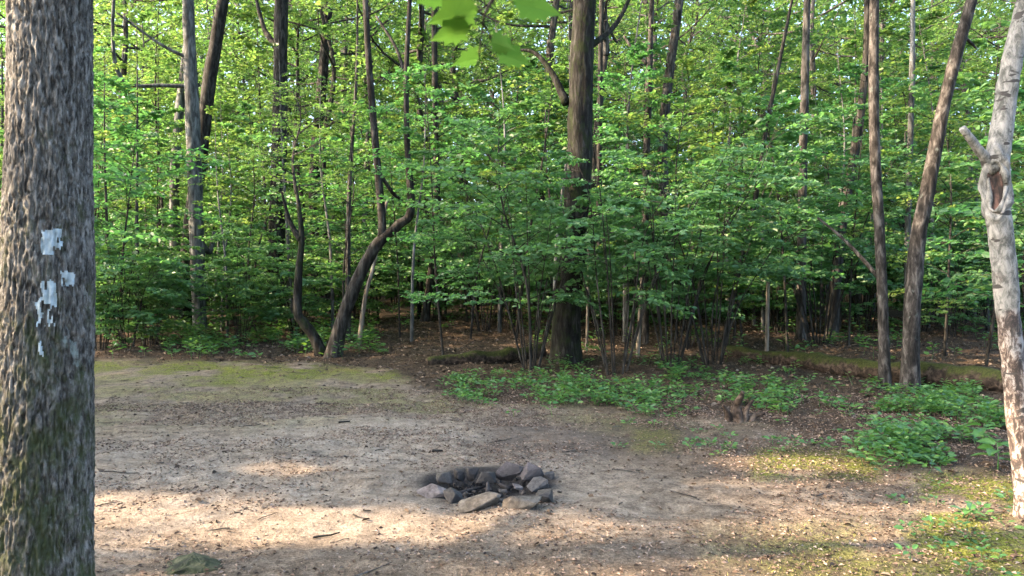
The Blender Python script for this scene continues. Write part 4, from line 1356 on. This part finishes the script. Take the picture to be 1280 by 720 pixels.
# ------------------------------------------------------------------ litter
def flakes(name, n, x0, x1, y0, y1, size, mat, label, seed, keepf, lift=0.006, curl=0.35, elong=(1, 1), tm=LEAF6):
    r = np.random.default_rng(seed)
    y = np.sqrt(y0 * y0 + (y1 * y1 - y0 * y0) * r.random(n))
    x = x0 + (x1 - x0) * r.random(n)
    k = (np.abs(x) < y * 0.72 + 0.4) & keepf(x, y, r)
    x, y = x[k], y[k]
    n = len(x)
    zz = gz(x, y) + relief(x, y)
    P = np.stack([x, y, zz + lift * (0.3 + r.random(n))], -1)
    az = r.random(n) * 6.28
    D = np.stack([np.cos(az), np.sin(az), r.normal(0, curl * .5, n)], -1)
    Nn = np.array([0, 0, 1.0]) + r.normal(0, curl, (n, 3))
    S = size[0] + (size[1] - size[0]) * r.random(n) ** 2
    t = (tm[0] * np.array([1, elong[0], 2.2]), tm[1])
    V, F = leaves(P, D, Nn, S, t)
    o = link(name, mk_mesh(name, V, F, mat))
    tag(o, label, kind='stuff')


M_LITTER = flake_mat('dead_leaves', [(0.0, (0.024, 0.0168, 0.012)), (0.35, (0.056, 0.04, 0.0272)), (0.65, (0.096, 0.0704, 0.0496)), (0.9, (0.152, 0.116, 0.088)), (1.0, (0.224, 0.184, 0.144))])
M_CRUMB = flake_mat('leaf_crumbs', [(0.0, (0.024, 0.016, 0.012)), (0.3, (0.068, 0.0464, 0.0336)), (0.55, (0.136, 0.096, 0.072)), (0.8, (0.216, 0.164, 0.132)), (1.0, (0.304, 0.248, 0.208))])
flakes('leaf_litter', 60000, -16, 16, 6.5, 26, (.035, .095), M_LITTER, 'brown fallen leaves covering the forest floor', 1,
       lambda x, y, r: (forest(x, y) > r.random(len(x)) * 0.9) & (r.random(len(x)) < 0.85), .02, .45)
flakes('leaf_litter', 150000, -5.5, 6.5, 3.9, 11.5, (.009, .04), M_CRUMB, 'small dry leaf crumbs and chips scattered over the bare dirt', 2,
       lambda x, y, r: (np.hypot(x - PIT[0], y - PIT[1]) > .62) & (r.random(len(x)) < 0.10 + 0.9 * sstep(.38, .64, fbm(x * .8, y * 1.3, 1, 71, 3) + 0.10 * sstep(0, 2.5, x) + .22 * sstep(5.3, 4.4, y))), .008, .4, (.8, 1), LEAF4)
flakes('leaf_litter', 9000, -6, 6, 4, 15, (.03, .07), M_LITTER, 'single brown leaves lying on the bare dirt', 3,
       lambda x, y, r: (np.hypot(x - PIT[0], y - PIT[1]) > .62) & (r.random(len(x)) < 0.15 + .6 * sstep(0.5, 3, x) * sstep(8, 6, y)), .008, .4)


def twigs():
    r = np.random.default_rng(12)
    g = Geo()
    n = 0
    while n < 520:
        y = math.sqrt(16 + (18 ** 2 - 16) * r.random())
        x = (r.random() * 2 - 1) * (y * .7)
        if math.hypot(x - PIT[0], y - PIT[1]) < .65 or (float(forest(x, y)) < .3 and r.random() < .55):
            continue
        n += 1
        az = r.random() * 6.28
        ln = .06 + .3 * r.random() ** 2
        rr = .002 + .004 * r.random()
        t = np.linspace(-.5, .5, 4)
        P = np.stack([x + math.cos(az) * ln * t, y + math.sin(az) * ln * t, np.zeros(4)], -1) + r.normal(0, .008, (4, 3)) * [1, 1, 0]
        P[:, 2] = gz(P[:, 0], P[:, 1]) + relief(P[:, 0], P[:, 1]) + rr + .004
        g.add(*tube(P, rr * np.array([1, .9, .8, .5]), 4))
    o = link('twig_litter', g.mesh('twig_litter', M_BARK))
    tag(o, 'thin fallen twigs scattered over dirt and leaf litter', kind='stuff')


twigs()


def moss_blades():
    r = np.random.default_rng(14)
    n = 60000
    y = np.sqrt(3.9 ** 2 + (8.5 ** 2 - 3.9 ** 2) * r.random(n))
    x = -3.5 + 9.0 * r.random(n)
    nz = fbm(x * 0.7, y * 0.7, 7.0, seed=41)
    nz2 = fbm(x * 2.1, y * 2.1, 7.0, seed=43)
    w = np.maximum.reduce([0.9 * sstep(0.9, 1.9, x + (nz - 0.5) * 2) * (1 - sstep(4.7, 5.4, y + (nz - 0.5) * 1.6)) * sstep(0.36, 0.54, nz2),
                           in_px(940, 1100, 560, 600, x, y) * sstep(0.3, 0.55, nz2 + 0.1), in_px(1130, 1290, 590, 730, x, y) * sstep(0.32, 0.52, nz2)])
    k = (r.random(n) < w * 0.8) & (np.abs(x) < y * .72)
    x, y = x[k], y[k]
    n = len(x)
    P = np.stack([x, y, gz(x, y) + relief(x, y) - .004], -1)
    D = np.stack([r.normal(0, .8, n), r.normal(0, .8, n), np.full(n, 0.8)], -1)
    t = (np.array([[0, -.10, 0], [0.55, -.06, .03], [1, 0, -.1], [0.55, .06, .03], [0, .10, 0]], float), [np.array([[0, 1, 2, 3, 4]])])
    V, F = leaves(P, D, r.normal(0, 1, (n, 3)), .012 + .022 * r.random(n), t)
    m = flake_mat('moss_blades', [(0.0, (0.05, 0.06, 0.015)), (0.5, (0.11, 0.125, 0.03)), (0.85, (0.2, 0.2, 0.06)), (1.0, (0.28, 0.24, 0.1))])
    o = link('moss_tufts', mk_mesh('moss_tufts', V, F, m))
    tag(o, 'short olive moss and grass on the dirt near the pale mottled trunk', kind='stuff')


moss_blades()


def charcoal():
    r = np.random.default_rng(4)
    g = Geo()
    V0, F0 = blob(77, 1, 1, 1, 10, .1, 2)
    for i in range(150):
        a, q = r.random() * 6.28, .44 * math.sqrt(r.random())
        s = .012 + .03 * r.random()
        x, y = PIT[0] + q * math.cos(a), PIT[1] + q * math.sin(a)
        Rm = np.array(Matrix.Rotation(r.random() * 6, 3, Vector(r.normal(0, 1, 3))))
        g.add((V0 * [1.6 * s, s, s]) @ Rm.T + [x, y, float(gz(x, y)) - .09 + .03 * r.random()], [F0])
    o = link('charcoal', g.mesh('charcoal', SM['dark']))
    tag(o, 'black charcoal lumps and ash inside the fire ring', kind='stuff')


charcoal()


def loose_stick(px, py, ln, az, r, label):
    b = gp(px, py)
    t = np.linspace(-.5, .5, 7)
    rg = np.random.default_rng(int(px))
    P = np.stack([math.cos(az) * ln * t, math.sin(az) * ln * t, np.zeros(7)], -1) + rg.normal(0, ln * .02, (7, 3)) * [1, 1, 0]
    P[:, 2] = gz(P[:, 0] + b[0], P[:, 1] + b[1]) + relief(P[:, 0] + b[0], P[:, 1] + b[1]) - b[2] + r + 0.003
    V, F = tube(P, r * np.linspace(1, .6, 7), 7, rough_disp(int(px), .004, 20, 1))
    tag(link('stick', mk_mesh('stick', V, F, M_BARK_DARK, True), None, tuple(b)), label, 'stick')


loose_stick(547, 565, .10, .1, .016, 'short charred stick lying on the dirt behind the fire ring')
loose_stick(408, 668, .16, .5, .008, 'small dark stick on the sunlit dirt in front of the fire ring')
loose_stick(430, 529, .14, .2, .012, 'small dark stick alone on the open dirt behind the fire ring')
loose_stick(1130, 490, .9, -.5, .016, 'pale broken branch lying in the litter before the mossy log')
for k, (ox, oy, az, ln) in enumerate(((-0.12, 0.05, 0.6, 0.34), (0.1, 0.12, 2.3, 0.28), (0.02, -0.08, 1.6, 0.22))):
    t = np.linspace(-.5, .5, 6)
    P = np.stack([math.cos(az) * ln * t, math.sin(az) * ln * t, 0.03 * t + 0.0], -1)
    V, F = tube(P, np.linspace(0.019, 0.011, 6), 8, rough_disp(600 + k, .02, 30, 1))
    o = link('charred_stick', mk_mesh('charred_stick', V, F, SM['dark'], True), None, (PIT[0] + ox, PIT[1] + oy, float(gz(PIT[0] + ox, PIT[1] + oy)) - 0.055 + 0.02 * k))
    tag(o, ['longest charred stick lying in the ashes of the fire ring', 'charred stick slanting across the ashes by the back stones', 'shortest charred stick in the ashes behind the tan front stones'][k], 'stick', 'charred sticks in the fire ring')
